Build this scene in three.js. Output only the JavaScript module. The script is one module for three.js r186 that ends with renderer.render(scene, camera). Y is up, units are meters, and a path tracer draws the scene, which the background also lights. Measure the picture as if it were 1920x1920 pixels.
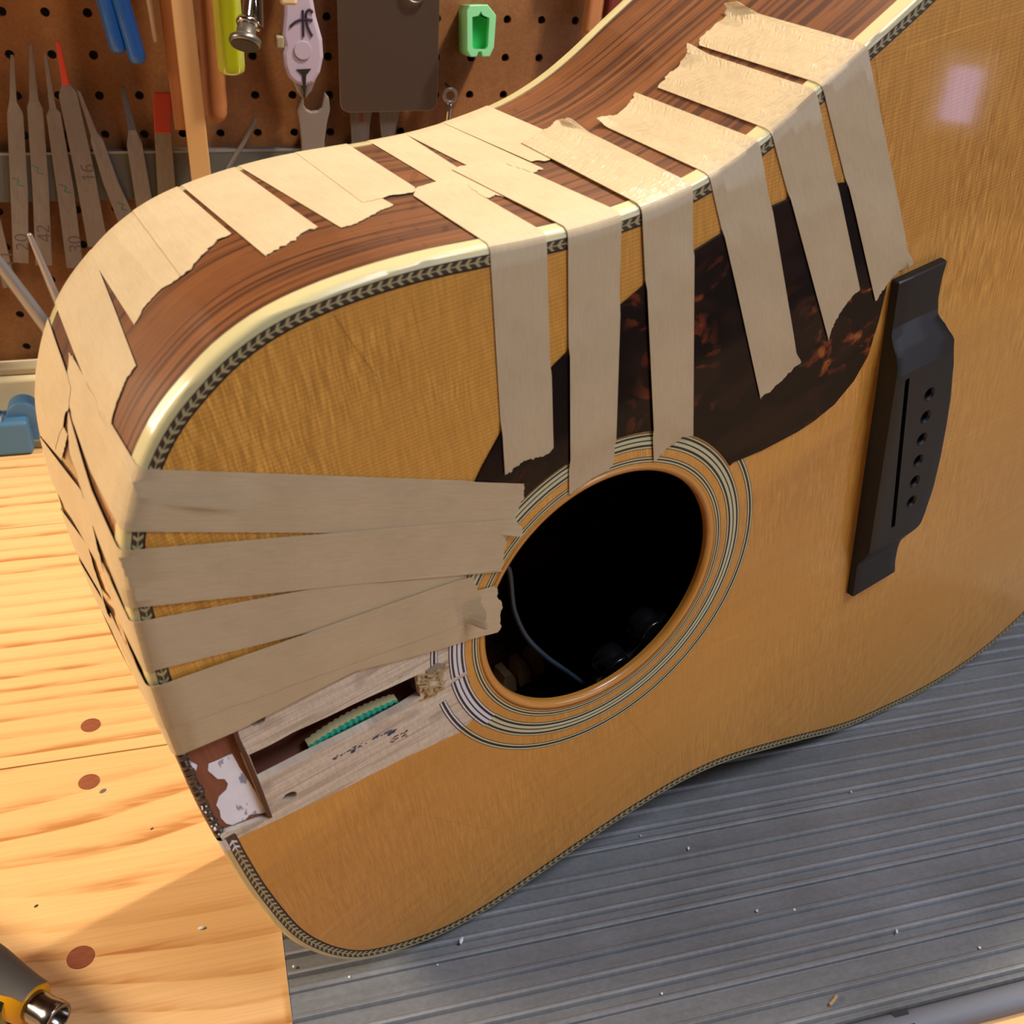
import * as THREE from 'three';
import { RoundedBoxGeometry } from 'three/addons/geometries/RoundedBoxGeometry.js';
import { TextGeometry } from 'three/addons/geometries/TextGeometry.js';
import { FontLoader } from 'three/addons/loaders/FontLoader.js';
import { mergeGeometries, mergeVertices, toCreasedNormals } from 'three/addons/utils/BufferGeometryUtils.js';
import { RectAreaLightUniformsLib } from 'three/addons/lights/RectAreaLightUniformsLib.js';
import { Brush, Evaluator, SUBTRACTION } from 'three-bvh-csg';

const V3 = (x, y, z) => new THREE.Vector3(x, y, z);
const scene = new THREE.Scene();
// ---------------------------------------------------------------- camera
const camera = new THREE.PerspectiveCamera(50.556, 1, 0.05, 20);
{
  const right = V3(0.961552, 0.060555, 0.267863), down = V3(-0.100704, -0.829691, 0.549064), fwd = V3(0.255492, -0.554929, -0.791693);
  camera.position.set(0.102656, 1.312079, 0.797962);
  camera.quaternion.setFromRotationMatrix(new THREE.Matrix4().makeBasis(right, down.negate(), fwd.negate()));
  camera.focus = 0.47; camera.userData.fStop = 26;
}
const renderer = new THREE.WebGLRenderer({ antialias: true });
renderer.toneMapping = THREE.LinearToneMapping;
renderer.toneMappingExposure = 1.0;
renderer.shadowMap.enabled = true;
RectAreaLightUniformsLib.init();
scene.background = new THREE.Color(0x000000);
// ---------------------------------------------------------------- lights (fittings are built with lampPanel / deskLamp below)
const LIGHTS = {
  arm: { at: [0.56, 1.78, 0.24], aim: [0.30, 0.95, 0.30], color: 0xfff0d8, power: 2.5, size: 2.6 },
  ceilingWarm: { at: [-1.25, 1.8, 0.30], aim: [0.08, 1.0, 0.48], w: 0.5, h: 0.5, color: 0xffe6c8, power: 29 },
  window: { at: [1.9, 1.47, 1.9], aim: [0.25, 1.1, 0.5], w: 1.0, h: 0.8, color: 0xe8ebff, power: 2.3 },
  overhead: { at: [0.80, 2.5, 1.06], aim: [0.5, 0.9, 0.75], w: 0.6, h: 0.6, color: 0xe8ecff, power: 9.8 },
  work: { at: [1.1, 1.09, 0.71], aim: [0.36, 1.234, 0.47], w: 0.03, h: 0.05, color: 0xb9b4ff, power: 3 },
};
function aimed(o, at, aim) { o.position.set(...at); o.lookAt(...aim); return o; }

// ================================================================ helpers
const hash = (x, y) => { let h = Math.imul(x | 0, 374761393) + Math.imul(y | 0, 668265263); h = Math.imul(h ^ (h >>> 13), 1274126177); return ((h ^ (h >>> 16)) >>> 0) / 4294967296; };
const noise = (x, y) => { const i = Math.floor(x), j = Math.floor(y), a = x - i, b = y - j, u = a * a * (3 - 2 * a), v = b * b * (3 - 2 * b);
  return (hash(i, j) * (1 - u) + hash(i + 1, j) * u) * (1 - v) + (hash(i, j + 1) * (1 - u) + hash(i + 1, j + 1) * u) * v; };
const fbm = (x, y, n = 4) => { let s = 0, a = .5, t = 0; for (let k = 0; k < n; k++) { s += a * noise(x, y); t += a; x = x * 2.03 + 17.3; y = y * 2.03 + 9.1; a *= .5; } return s / t; };
const mix = (a, b, t) => a + (b - a) * t, clamp = (x, a = 0, b = 1) => Math.min(b, Math.max(a, x)), sstep = (a, b, x) => { const t = clamp((x - a) / (b - a)); return t * t * (3 - 2 * t); };
const mix3 = (a, b, t) => [mix(a[0], b[0], t), mix(a[1], b[1], t), mix(a[2], b[2], t)];
let seed = 7; const rnd = () => { seed = (Math.imul(seed, 1664525) + 1013904223) >>> 0; return seed / 4294967296; };
function texture(w, h, sx, sy, fn, srgb = true) {          // fn(x, y in metres) -> colour 0..255 ; the picture covers sx by sy metres
  const d = new Uint8Array(w * h * 4);
  for (let j = 0; j < h; j++) for (let i = 0; i < w; i++) {
    const c = fn((i + .5) / w * sx, (j + .5) / h * sy), k = (j * w + i) * 4;
    d[k] = clamp(c[0], 0, 255); d[k + 1] = clamp(c[1], 0, 255); d[k + 2] = clamp(c[2], 0, 255); d[k + 3] = 255;
  }
  const t = new THREE.DataTexture(d, w, h); t.magFilter = THREE.LinearFilter; t.minFilter = THREE.LinearMipmapLinearFilter; t.generateMipmaps = true;
  t.wrapS = t.wrapT = THREE.MirroredRepeatWrapping; t.repeat.set(1 / sx, 1 / sy);
  if (srgb) t.colorSpace = THREE.SRGBColorSpace; t.needsUpdate = true; return t;
}
const grey = (w, h, sx, sy, fn) => texture(w, h, sx, sy, (x, y) => { const g = fn(x, y) * 255; return [g, g, g]; }, false);
const std = (o) => new THREE.MeshStandardMaterial({ side: THREE.DoubleSide, ...o });
const phy = (o) => new THREE.MeshPhysicalMaterial({ side: THREE.DoubleSide, ...o });
const used = {};
function numbered(n) { const k = used[n] = (used[n] ?? -1) + 1; return k ? n + '_' + String(k).padStart(3, '0') : n; }
function tag(o, label, category, group, kind) { if (label) o.userData.label = label; if (category) o.userData.category = category; if (group) o.userData.group = group; if (kind) o.userData.kind = kind; return o; }
function thing(name, label, category, at = [0, 0, 0], group) { const o = new THREE.Group(); o.name = numbered(name); o.position.set(...at); scene.add(o); return tag(o, label, category, group); }
function part(name, geo, m, parent, label) { const o = new THREE.Mesh(geo, m); o.name = name; o.castShadow = o.receiveShadow = true; parent.add(o); if (label) o.userData.label = label; return o; }
function single(name, geo, m, label, category, group) {    // a thing that is one mesh; the origin goes to its base
  geo.computeBoundingBox(); const b = geo.boundingBox, c = [(b.min.x + b.max.x) / 2, b.min.y, (b.min.z + b.max.z) / 2];
  geo.translate(-c[0], -c[1], -c[2]);
  const o = new THREE.Mesh(geo, m); o.name = numbered(name); o.position.set(...c); o.castShadow = o.receiveShadow = true; scene.add(o); return tag(o, label, category, group);
}
function structure(name, geo, m) { const o = new THREE.Mesh(geo, m); o.name = name; o.userData.kind = 'structure'; o.castShadow = o.receiveShadow = true; scene.add(o); return o; }
const flat = (g) => (g.index ? g.toNonIndexed() : g);
const join = (l) => mergeGeometries(l.map((g) => { g = flat(g); for (const k of Object.keys(g.attributes)) if (!['position', 'normal', 'uv'].includes(k)) g.deleteAttribute(k); return g; }));
const box = (w, h, d, x = 0, y = 0, z = 0, r = 0) => { const g = r ? new RoundedBoxGeometry(w, h, d, 3, r) : new THREE.BoxGeometry(w, h, d); g.translate(x, y, z); return g; };
function poly(pts, depth, bevel = 0, z = 0, curve = false) {   // outline in metres, extruded by depth from z on
  const s = new THREE.Shape(pts.map((p) => new THREE.Vector2(p[0], p[1])));
  if (bevel) { const g = new THREE.ExtrudeGeometry(s, { depth: Math.max(1e-5, depth - 2 * bevel), bevelEnabled: true, bevelThickness: bevel, bevelSize: bevel, bevelOffset: -bevel, bevelSegments: 2 }); g.translate(0, 0, z + bevel); return g; }
  const g = new THREE.ExtrudeGeometry(s, { depth, bevelEnabled: false }); g.translate(0, 0, z); return g;
}
function tube(pts, r, n = 10, seg = 0) { const c = new THREE.CatmullRomCurve3(pts.map((p) => V3(...p))); return new THREE.TubeGeometry(c, seg || Math.max(6, pts.length * 5), r, n, false); }
function rod(a, b, r0, r1, n = 20) { const A = V3(...a), B = V3(...b), d = B.clone().sub(A), g = new THREE.CylinderGeometry(r1, r0, d.length(), n); g.applyQuaternion(new THREE.Quaternion().setFromUnitVectors(V3(0, 1, 0), d.clone().normalize())); const m = A.add(B).multiplyScalar(.5); g.translate(m.x, m.y, m.z); return g; }
function turned(a, b, prof, n = 24) {                         // lathed profile [t along, radius] from a to b
  const A = V3(...a), B = V3(...b), d = B.clone().sub(A), L = d.length();
  const g = new THREE.LatheGeometry(prof.map(([t, r]) => new THREE.Vector2(Math.max(r, 1e-6), t * L)), n);
  g.applyQuaternion(new THREE.Quaternion().setFromUnitVectors(V3(0, 1, 0), d.normalize())); g.translate(A.x, A.y, A.z); return g;
}
function gridMesh(rows, closeU = false) {                     // rows of [x,y,z,(u,v)] -> indexed surface
  const n = rows[0].length, p = [], uv = [], ix = [];
  for (const r of rows) for (const q of r) { p.push(q[0], q[1], q[2]); uv.push(q[3] ?? q[0], q[4] ?? q[1]); }
  for (let i = 0; i + 1 < rows.length; i++) for (let j = 0; j < (closeU ? n : n - 1); j++) { const a = i * n + j, b = i * n + (j + 1) % n; ix.push(a, b, a + n, b, b + n, a + n); }
  const g = new THREE.BufferGeometry(); g.setAttribute('position', new THREE.Float32BufferAttribute(p, 3)); g.setAttribute('uv', new THREE.Float32BufferAttribute(uv, 2)); g.setIndex(ix); g.computeVertexNormals(); return g;
}

// ================================================================ the guitar's frame and outline
const MM = 1e-3;
const GX = V3(0.940779, 0.174653, -0.290571), GY = V3(0.167146, -0.98463, -0.050663), GZ = V3(-0.294953, -0.000906, -0.955511);
const GO = V3(0.23347, 1.068837, 0.508318);
const GM = new THREE.Matrix4().makeBasis(GX, GY, GZ).setPosition(GO);
const GQ = new THREE.Quaternion().setFromRotationMatrix(GM);
const CT = [[-156.9,0],[-156.9,-22],[-156.3,-44],[-155,-62],[-152.6,-84],[-149,-101.5],[-143.5,-114],[-136.5,-125],[-128,-134],[-118,-141],[-108,-146.3],[-96,-150],[-82,-151.6],[-66,-151.6],[-50,-150.4],[-33,-148],[-15,-145.4],[2,-143.6],[20,-143.1],[38,-144],[54,-147],[70,-152.3],[88,-160.2],[107,-168.2],[127,-177],[150,-187.5],[178,-198],[208,-205],[240,-207.5],[272,-204],[302,-192],[330,-169],[352,-134],[364,-92],[369,-46],[370,0],
  [369,46],[364,92],[352,134],[330,168],[303,188.5],[274,199.6],[245,204],[212,202.1],[178,195.6],[146,186.5],[108,169.3],[74,154.6],[56,148.5],[38,145.2],[20,144.2],[2,144.3],[-20,145.6],[-44,147.6],[-66,149],[-86,147],[-103.4,141.2],[-120.4,132.1],[-130.5,123.2],[-140,108.3],[-147.8,87.6],[-152.9,58.2],[-155,37],[-156,20]].map((p) => [p[0] * MM, p[1] * MM]);
const OUT = [], CUM = [0];
{ const n = CT.length, SUB = 12;
  for (let i = 0; i < n; i++) { const a = CT[(i + n - 1) % n], b = CT[i], c = CT[(i + 1) % n], d = CT[(i + 2) % n];
    for (let k = 0; k < SUB; k++) { const t = k / SUB; OUT.push([0, 1].map((m) => .5 * (2 * b[m] + (c[m] - a[m]) * t + (2 * a[m] - 5 * b[m] + 4 * c[m] - d[m]) * t * t + (3 * b[m] - a[m] - 3 * c[m] + d[m]) * t ** 3))); } }
  for (let i = 0; i < OUT.length; i++) { const a = OUT[i], b = OUT[(i + 1) % OUT.length]; CUM.push(CUM[i] + Math.hypot(b[0] - a[0], b[1] - a[1])); } }
const LEN = CUM[CUM.length - 1];
function onEdge(s) {                                          // arc length (m) -> point and outward normal
  s = ((s % LEN) + LEN) % LEN; let lo = 0, hi = OUT.length; while (hi - lo > 1) { const m = (lo + hi) >> 1; if (CUM[m] <= s) lo = m; else hi = m; }
  const N = OUT.length, t = (s - CUM[lo]) / (CUM[lo + 1] - CUM[lo]), a = OUT[lo], b = OUT[(lo + 1) % N], p0 = OUT[(lo + N - 1) % N], p3 = OUT[(lo + 2) % N];
  let tx = mix(b[0] - p0[0], p3[0] - a[0], t), ty = mix(b[1] - p0[1], p3[1] - a[1], t); const l = Math.hypot(tx, ty); tx /= l; ty /= l;
  return { x: mix(a[0], b[0], t), y: mix(a[1], b[1], t), nx: ty, ny: -tx };
}
const depthAt = (u) => .105 + .08 * u;
const atEdge = (s, o, z) => { const e = onEdge(s); return [e.x + e.nx * o, e.y + e.ny * o, z]; };

// ================================================================ materials
const grain = (x, y, k, n) => { const v = fbm(x * k, y * n, 4); return v; };
// spruce: grain runs along x
const CRACKS = [[-79.4, -144.7, -75.5, -133.7, -40], [-75.5, -133.7, -71.1, -122.8, -34], [111.6, -163, 119.1, -141.1, -44], [119.1, -141.1, 125.3, -120.4, -44], [123.5, -162.7, 150.4, -163.1, 30], [150.4, -163.1, 182.1, -162, 24], [144.1, 7.1, 183.1, 21.2, 20], [183.1, 21.2, 240.5, 22.1, 20], [10.1, 78.9, 27, 116.6, -14], [-57.3, -141.2, -54.4, -106, -16], [-90, 60, -60, 96, -10], [40, 60, 70, 66, 14]].map((c) => [c[0] / 1000 + .16, c[1] / 1000 + .215, c[2] / 1000 + .16, c[3] / 1000 + .215, c[4]]);
const spruceMap = texture(2048, 1876, .48, .44, (x, y) => {
  const ph = y / .0013 + 2.4 * fbm(x * 4, y * 40, 3), line = (.5 + .5 * Math.cos(2 * Math.PI * ph)) ** 2.2, str = .35 + .65 * noise(Math.floor(ph) * 1.37, x * 7);
  const silk = fbm(x * 2100 + 2 * noise(x * 90, y * 70), y * 150, 3), m = .35 + .65 * sstep(.36, .62, fbm(x * 20 + 7, y * 22, 2)), big = fbm(x * 8 + 3, y * 10, 4), dust = noise(x * 4200, y * 4200);
  const c = mix3([195, 134, 48], [215, 156, 64], clamp(.5 + (big - .5) * 1.1)), k = -26 * line * str + (silk - .5) * mix(34, 84, sstep(.24, .14, y)) * m + (dust - .5) * 10 + 8; let g = 0;
  for (const [ax, ay, bx, by, s] of CRACKS) { if (x < Math.min(ax, bx) - .001 || x > Math.max(ax, bx) + .001 || y < Math.min(ay, by) - .001 || y > Math.max(ay, by) + .001) continue; const dx = bx - ax, dy = by - ay, tt = clamp(((x - ax) * dx + (y - ay) * dy) / (dx * dx + dy * dy)), d = Math.hypot(x - ax - dx * tt, y - ay - dy * tt); g += s * Math.exp(-((d / .00022) ** 2)); }
  const q = k + g; return [c[0] + q, c[1] + q * .92, c[2] + q * .6];
});
const spruceBump = grey(1024, 938, .48, .44, (x, y) => .5 + .25 * (fbm(x * 20, y * 900, 3) - .5) + .3 * (fbm(x * 8, y * 8, 3) - .5));
const roseMap = texture(2048, 512, .56, .14, (x, y) => {
  const w = y + .010 * fbm(x * 7, y * 12, 3), band = fbm(w * 60 + 11, x * 3, 3), fine = fbm(w * 1300, x * 18, 3), pore = noise(w * 2300, x * 90), fig = .5 * noise(w * 560 + 3, x * 8) + .3 * noise(w * 1150, x * 14) + .2 * noise(w * 190, x * 5);
  let c = mix3([100, 58, 30], [138, 86, 44], clamp(.5 + (band - .5) * 1.6 + (fine - .5) * .7)); c = mix3(c, [64, 36, 22], sstep(.46, .66, fig) * .85); c = mix3(c, [60, 34, 22], sstep(.6, .85, pore) * .35 * sstep(.4, .6, fine)); return c;
});
const pineTex = (ox, oz, cath) => texture(2048, 1024, 1.3, .26, (x, z) => {
  const X = x + ox, Z = z + oz, wv = cath * .05 * (fbm(X * 5.5, Z * 9, 2) - .5) + .006 * fbm(X * 9, Z * 40, 3), g = (Z + wv) * (cath ? 62 : 84), f = g - Math.floor(g);
  const late = sstep(.45, .93, f) * (1 - sstep(.93, 1, f)), fine = fbm(X * 16, Z * 1500, 3), streak = fbm(X * 50, Z * 420, 3), big = fbm(X * 3, Z * 12, 3);
  let c = mix3([236, 192, 132], [228, 182, 121], big); c = mix3(c, [196, 138, 80], late * (.3 + .66 * sstep(.40, .58, fbm(X * 9, Z * 26 + Math.floor(g) * 3.7, 3))) * (.55 + .75 * sstep(.35, .65, streak)));
  const k = (fine - .5) * 16; return [c[0] + k, c[1] + k, c[2] + k];
});
const bareMap = texture(1024, 512, .1, .07, (x, y) => {
  const f = fbm(x * 60, y * 2200, 3), s = fbm(x * 1600, y * 500, 2), d = fbm(x * 90, y * 140, 4), st = fbm(x * 34, y * 900, 3);
  let c = mix3([202, 186, 162], [228, 214, 190], clamp(.5 + (f - .5) * 1.4 + (s - .5) * .8)); c = mix3(c, [152, 132, 110], sstep(.58, .75, st) * .35); c = mix3(c, [150, 132, 116], sstep(.6, .78, d) * .35); return c;
});
const tapeMap = texture(512, 512, .06, .06, (x, y) => { const f = fbm(x * 2600, y * 260, 3), b = fbm(x * 120, y * 120, 4); const k = (f - .5) * 13 + (b - .5) * 12; return [198 + k, 177 + k, 140 + k * .9]; });
const tapeBump = grey(512, 512, .06, .06, (x, y) => clamp(.5 + (fbm(x * 180, y * 1500, 3) - .5) * .5 + (fbm(x * 2500, y * 2500, 2) - .5) * .25));
const crepeBump = grey(256, 2048, .03, .3, (x, y) => .5 + (fbm(x * 420, y * 1500 + 2 * noise(x * 500, y * 300), 3) - .5) * 1.5 * sstep(0, .004, y) * (1 - sstep(.14, .15, y)));
crepeBump.wrapT = THREE.RepeatWrapping;
const tortoiseMap = texture(1024, 1024, .19, .12, (x, y) => {
  const wx = x + .012 * fbm(x * 60, y * 60, 3), wy = y + .012 * fbm(x * 60 + 9, y * 60 + 4, 3), a = fbm(wx * 55, wy * 95, 4), b = fbm(wx * 190 + 5, wy * 290, 4), big = fbm(wx * 22 + 3, wy * 26 + 8, 3);
  let c = mix3([16, 8, 8], [34, 19, 14], sstep(.4, .7, a)); const m = sstep(.56, .7, b) * sstep(.40, .58, big); c = mix3(c, [122, 52, 26], m * .8); c = mix3(c, [170, 100, 40], sstep(.7, .8, b) * sstep(.5, .64, big) * .8); return c;
});
const mahoMap = texture(512, 512, .12, .12, (x, y) => { const f = fbm(x * 90, y * 1100, 3), b = fbm(x * 50, y * 60, 3); const c = mix3([122, 70, 46], [152, 94, 66], clamp(f * .7 + b * .4)); return c; });
const boardMap = texture(1024, 1024, .5, .5, (x, y) => { const f = fbm(x * 700, y * 700, 3), b = fbm(x * 18, y * 22, 4), h = fbm(x * 60, y * 8, 3); const c = mix3([116, 73, 38], [154, 101, 54], clamp(.5 + (b - .5) * 1.3 + (f - .5) * .7 + (h - .5) * .5)); return c; });
const steelMap = texture(256, 512, .04, .12, (x, y) => { const f = fbm(x * 300, y * 60, 3), g = fbm(x * 1500, y * 300, 2); const k = (f - .5) * 18 + (g - .5) * 12; return [126 + k, 117 + k, 108 + k]; });
const rubberMap = texture(512, 2048, .5, .62, (x, z) => { const f = fbm(x * 700, z * 900, 3), b = fbm(x * 26, z * 30, 4), s = fbm(x * 20, z * 500, 3); let k = (f - .5) * 18 + (b - .5) * 24 + (s - .5) * 12; const q = ((z - .124) % .0385 + .0385) % .0385; for (const c of [0, .0098, .019, .026]) k += (c === .026 ? 12 : 26) * Math.exp(-(((q - c) / .0008) ** 2)) * (.5 + fbm(x * 40, z * 60, 2)); return [118 + k, 121 + k * 1.05, 122 + k * 1.12]; });  // ridge lines lightened: worn tops, with their highlights put into the colour
const handleWood = (a, b, k) => texture(256, 512, .05, .2, (x, y) => mix3(a, b, clamp(.5 + (fbm(x * 900, y * k, 3) - .5) * 1.5)));
const M = {
  spruce: phy({ map: spruceMap, roughness: .5, clearcoat: .75, clearcoatRoughness: .06, bumpMap: spruceBump, bumpScale: .0002 }),
  rose: phy({ map: roseMap, roughness: .5, clearcoat: 1, clearcoatRoughness: .04 }),
  cream: phy({ color: 0xd0c590, roughness: .35, clearcoat: .45, clearcoatRoughness: .1 }),
  white: phy({ color: 0xd9deea, roughness: .35, clearcoat: .3, clearcoatRoughness: .2 }),
  inlayDark: std({ color: 0x463528, roughness: .4 }),
  inlayBlack: std({ color: 0x171313, roughness: .35 }),
  inlayLight: std({ color: 0xb0a578, roughness: .4 }),
  inlayAged: std({ color: 0xc9c8a0, roughness: .4 }),
  lip: phy({ color: 0xc98a36, roughness: .4, clearcoat: .8, clearcoatRoughness: .08 }),
  bare: std({ map: bareMap, bumpMap: bareMap, bumpScale: .0002, roughness: .85 }),
  chip: std({ color: 0xb99c6a, roughness: .9 }),
  maho: std({ map: mahoMap, roughness: .75 }),
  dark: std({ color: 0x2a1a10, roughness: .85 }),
  paper: std({ map: texture(256, 256, .03, .05, (x, y) => { const f = fbm(x * 260, y * 260, 4), h = fbm(x * 500 + 3, y * 160, 3); let c = mix3([252, 252, 255], [240, 242, 252], f); c = mix3(c, [120, 118, 140], sstep(.66, .78, h) * .7); return c; }), roughness: .85 }),
  splinter: phy({ color: 0x3a2316, roughness: .35, clearcoat: .7, clearcoatRoughness: .2 }),
  tape: phy({ map: tapeMap, bumpMap: tapeBump, bumpScale: .00004, roughness: .62 }),
  crepe: phy({ map: tapeMap, bumpMap: crepeBump, bumpScale: .00022, roughness: .42 }),
  tortoise: phy({ map: tortoiseMap, roughness: .5, specularIntensity: .2, clearcoat: .18, clearcoatRoughness: .06 }),
  ebony: std({ color: 0x101012, roughness: .45 }),
  bareDark: std({ color: 0x0c0c0d, roughness: .7 }),
  lining: std({ color: 0xe0bd8c, roughness: .8 }),
  cable: std({ color: 0x303c48, roughness: .35 }),
  black: phy({ color: 0x101012, roughness: .25, clearcoat: .6, clearcoatRoughness: .1 }),
  green: std({ color: 0x2aa684, roughness: .8 }), greenPale: std({ color: 0xc9c38e, roughness: .85 }),
  board: std({ map: boardMap, roughness: .55 }),
  steel: std({ map: steelMap, metalness: .35, roughness: .5 }),
  noseChrome: std({ color: 0x8f8a86, metalness: 1, roughness: .2 }), chrome: std({ color: 0xd8d6d2, metalness: 1, roughness: .12 }), iron: std({ color: 0x6f6a63, metalness: .8, roughness: .4 }),
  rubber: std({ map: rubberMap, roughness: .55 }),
  rubberBlue: std({ color: 0x70757f, roughness: .5 }),
  plug: std({ map: texture(256, 256, .012, .012, (x, y) => { const f = fbm(x * 300, y * 2200, 3); return mix3([128, 66, 40], [160, 92, 60], f); }), roughness: .6 }),
  gap: std({ color: 0x2a1c12, roughness: .9 }),
  plaster: std({ color: 0x7d7466, roughness: .9 }), concrete: std({ color: 0x777069, roughness: .95 }),
  paint: std({ color: 0xeadcb2, roughness: .7 }),
};

// ================================================================ the room
structure('floor', box(4.8, .1, 4.0, .2, -.05, 1.6), M.concrete);
structure('ceiling', box(4.8, .1, 4.0, .2, 2.65, 1.6), M.plaster);
structure('wall_back', box(4.8, 2.8, .1, .2, 1.3, -.09), M.plaster);
structure('wall_front', box(4.8, 2.8, .1, .2, 1.3, 3.55), M.plaster);
structure('wall_left', box(.1, 2.8, 3.8, -2.15, 1.3, 1.7), M.plaster);
structure('wall_right', box(.1, 2.8, 3.8, 2.55, 1.3, 1.7), M.plaster);

// unseen shelf added above the frame to shade the left half of the pegboard
{ const g = thing('shade_shelf', 'unseen dark wooden shelf added to shade the nut files and pegboard', 'shelf', [-.155, 1.5, .2]);
  part('shade_shelf_board', box(.71, .02, .40, 0, 0, 0, .002), std({ color: 0x6a4a30, roughness: .7 }), g); part('shade_side_board', box(.02, .585, .112, -.17, -.2995, -.144, .002), std({ color: 0x6a4a30, roughness: .7 }), g); for (const x of [-.3, .3]) part('bracket', box(.02, .09, .2, x, -.055, -.095, .002), std({ color: 0x3a3a3a, roughness: .5 }), g); }  // side board added to keep lamp light off the left of the pegboard
// lamps
function lampPanel(name, L, label, category) {
  const g = thing(name, label, category, L.at); g.lookAt(...L.aim);
  part('housing', box(L.w + .03, L.h + .03, .04, 0, 0, -.024, .008), std({ color: 0xd8d8d8, roughness: .5 }), g);
  part('diffuser', box(L.w, L.h, .004, 0, 0, 0), std({ color: 0xffffff, emissive: L.color, emissiveIntensity: L.power * .45 }), g);
  const l = new THREE.RectAreaLight(L.color, L.power, L.w, L.h); aimed(l, L.at, L.aim);
  const dir = V3(...L.aim).sub(V3(...L.at)).normalize().multiplyScalar(.006); l.position.add(dir); l.name = name + '_light'; scene.add(l);
}
lampPanel('ceiling_light', LIGHTS.ceilingWarm, 'square warm white lamp panel high over the bench', 'lamp');
lampPanel('window_light', LIGHTS.window, 'large cool white light panel by the far wall', 'lamp');
lampPanel('ceiling_light', LIGHTS.overhead, 'cool white square panel overhead in front of the bench', 'lamp');
lampPanel('work_light', LIGHTS.work, 'small violet white work light standing low beside the bench', 'lamp');
{ const L = LIGHTS.arm, g = thing('arm_lamp', 'warm arm lamp reaching over the bench', 'lamp', L.at);
  g.quaternion.setFromUnitVectors(V3(0, -1, 0), V3(...L.aim).sub(V3(...L.at)).normalize());
  const shade = new THREE.LatheGeometry([[.018, .085], [.03, .08], [.055, .05], [.115, .012], [.117, .014], [.057, .052], [.031, .083], [.018, .088]].map((p) => new THREE.Vector2(...p)), 28);
  part('lamp_shade', shade, std({ color: 0x2c2c2e, roughness: .5 }), g);
  part('bulb', new THREE.SphereGeometry(.026, 20, 14), std({ color: 0xffffff, emissive: L.color, emissiveIntensity: 12 }), g);
  part('arm', tube([[0, .085, 0], [.02, .2, -.02], [.03, .28, -.02], [.04, .34, -.02]], .006), std({ color: 0x2c2c2e, roughness: .5 }), g);
  const l = new THREE.SpotLight(L.color, L.power, 0, 1.2, .9); l.position.set(...L.at); l.target.position.set(...L.aim); scene.add(l.target); l.target.name = 'arm_lamp_aim'; l.castShadow = true; l.shadow.radius = L.size / 2; l.name = 'arm_lamp_light'; scene.add(l); }

// ================================================================ workbench
{ const b = thing('workbench', 'pale pine plank workbench with dark wood plugs', 'workbench', [.3, 0, .375]);
  const pc = [[-.06, .1689, 1, 0], [.1695, .3815, 2, 0], [.3821, .5935, 3, 1], [.5941, .76, 4, 1]].map((p) => p);
  pc[0][0] = .002;
  pc.forEach(([z0, z1, k, cath]) => { const g = box(2.2, .04, z1 - z0, 0, .88, (z0 + z1) / 2 - .375, .0006); const p = g.attributes.position, uv = g.attributes.uv; for (let i = 0; i < p.count; i++) uv.setXY(i, p.getX(i) + .5, p.getZ(i) + .375 - z0);
    part('plank', g, std({ map: pineTex(k * 3.1 + .4, k * 1.7, cath), roughness: .5 }), b); });
  part('apron', join([box(2.1, .12, .03, 0, .8, .34), box(2.1, .12, .03, 0, .8, -.34)]), M.paint, b);
  for (const sx of [-1, 1]) for (const sz of [-1, 1]) part('leg', box(.08, .86, .08, sx * .98, .43, sz * .3, .004), M.paint, b);
  for (const [x, z, r] of [[.0271, .4966, .0054], [.0267, .3993, .0049], [.0260, .3603, .0048]]) { const g = new THREE.CylinderGeometry(r, r, .01, 28); const uv = g.attributes.uv, p = g.attributes.position; for (let i = 0; i < p.count; i++) uv.setXY(i, p.getX(i) + .006, p.getZ(i) + .006); part('wood_plug', g.translate(x - .3, .89525, z - .375), M.plug, b); }
}
// back rail between the bench and the pegboard
{ const r = thing('back_rail', 'whitish wooden rail along the foot of the pegboard', 'rail', [.3, .9, .022]);
  part('rail_board', box(2.2, .040, .034, 0, .0201, 0, .003), M.paint, r);
  part('rail_cap', box(2.2, .006, .012, 0, .0435, .006, .002), std({ color: 0xb8aa8a, roughness: .7 }), r); }

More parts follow.
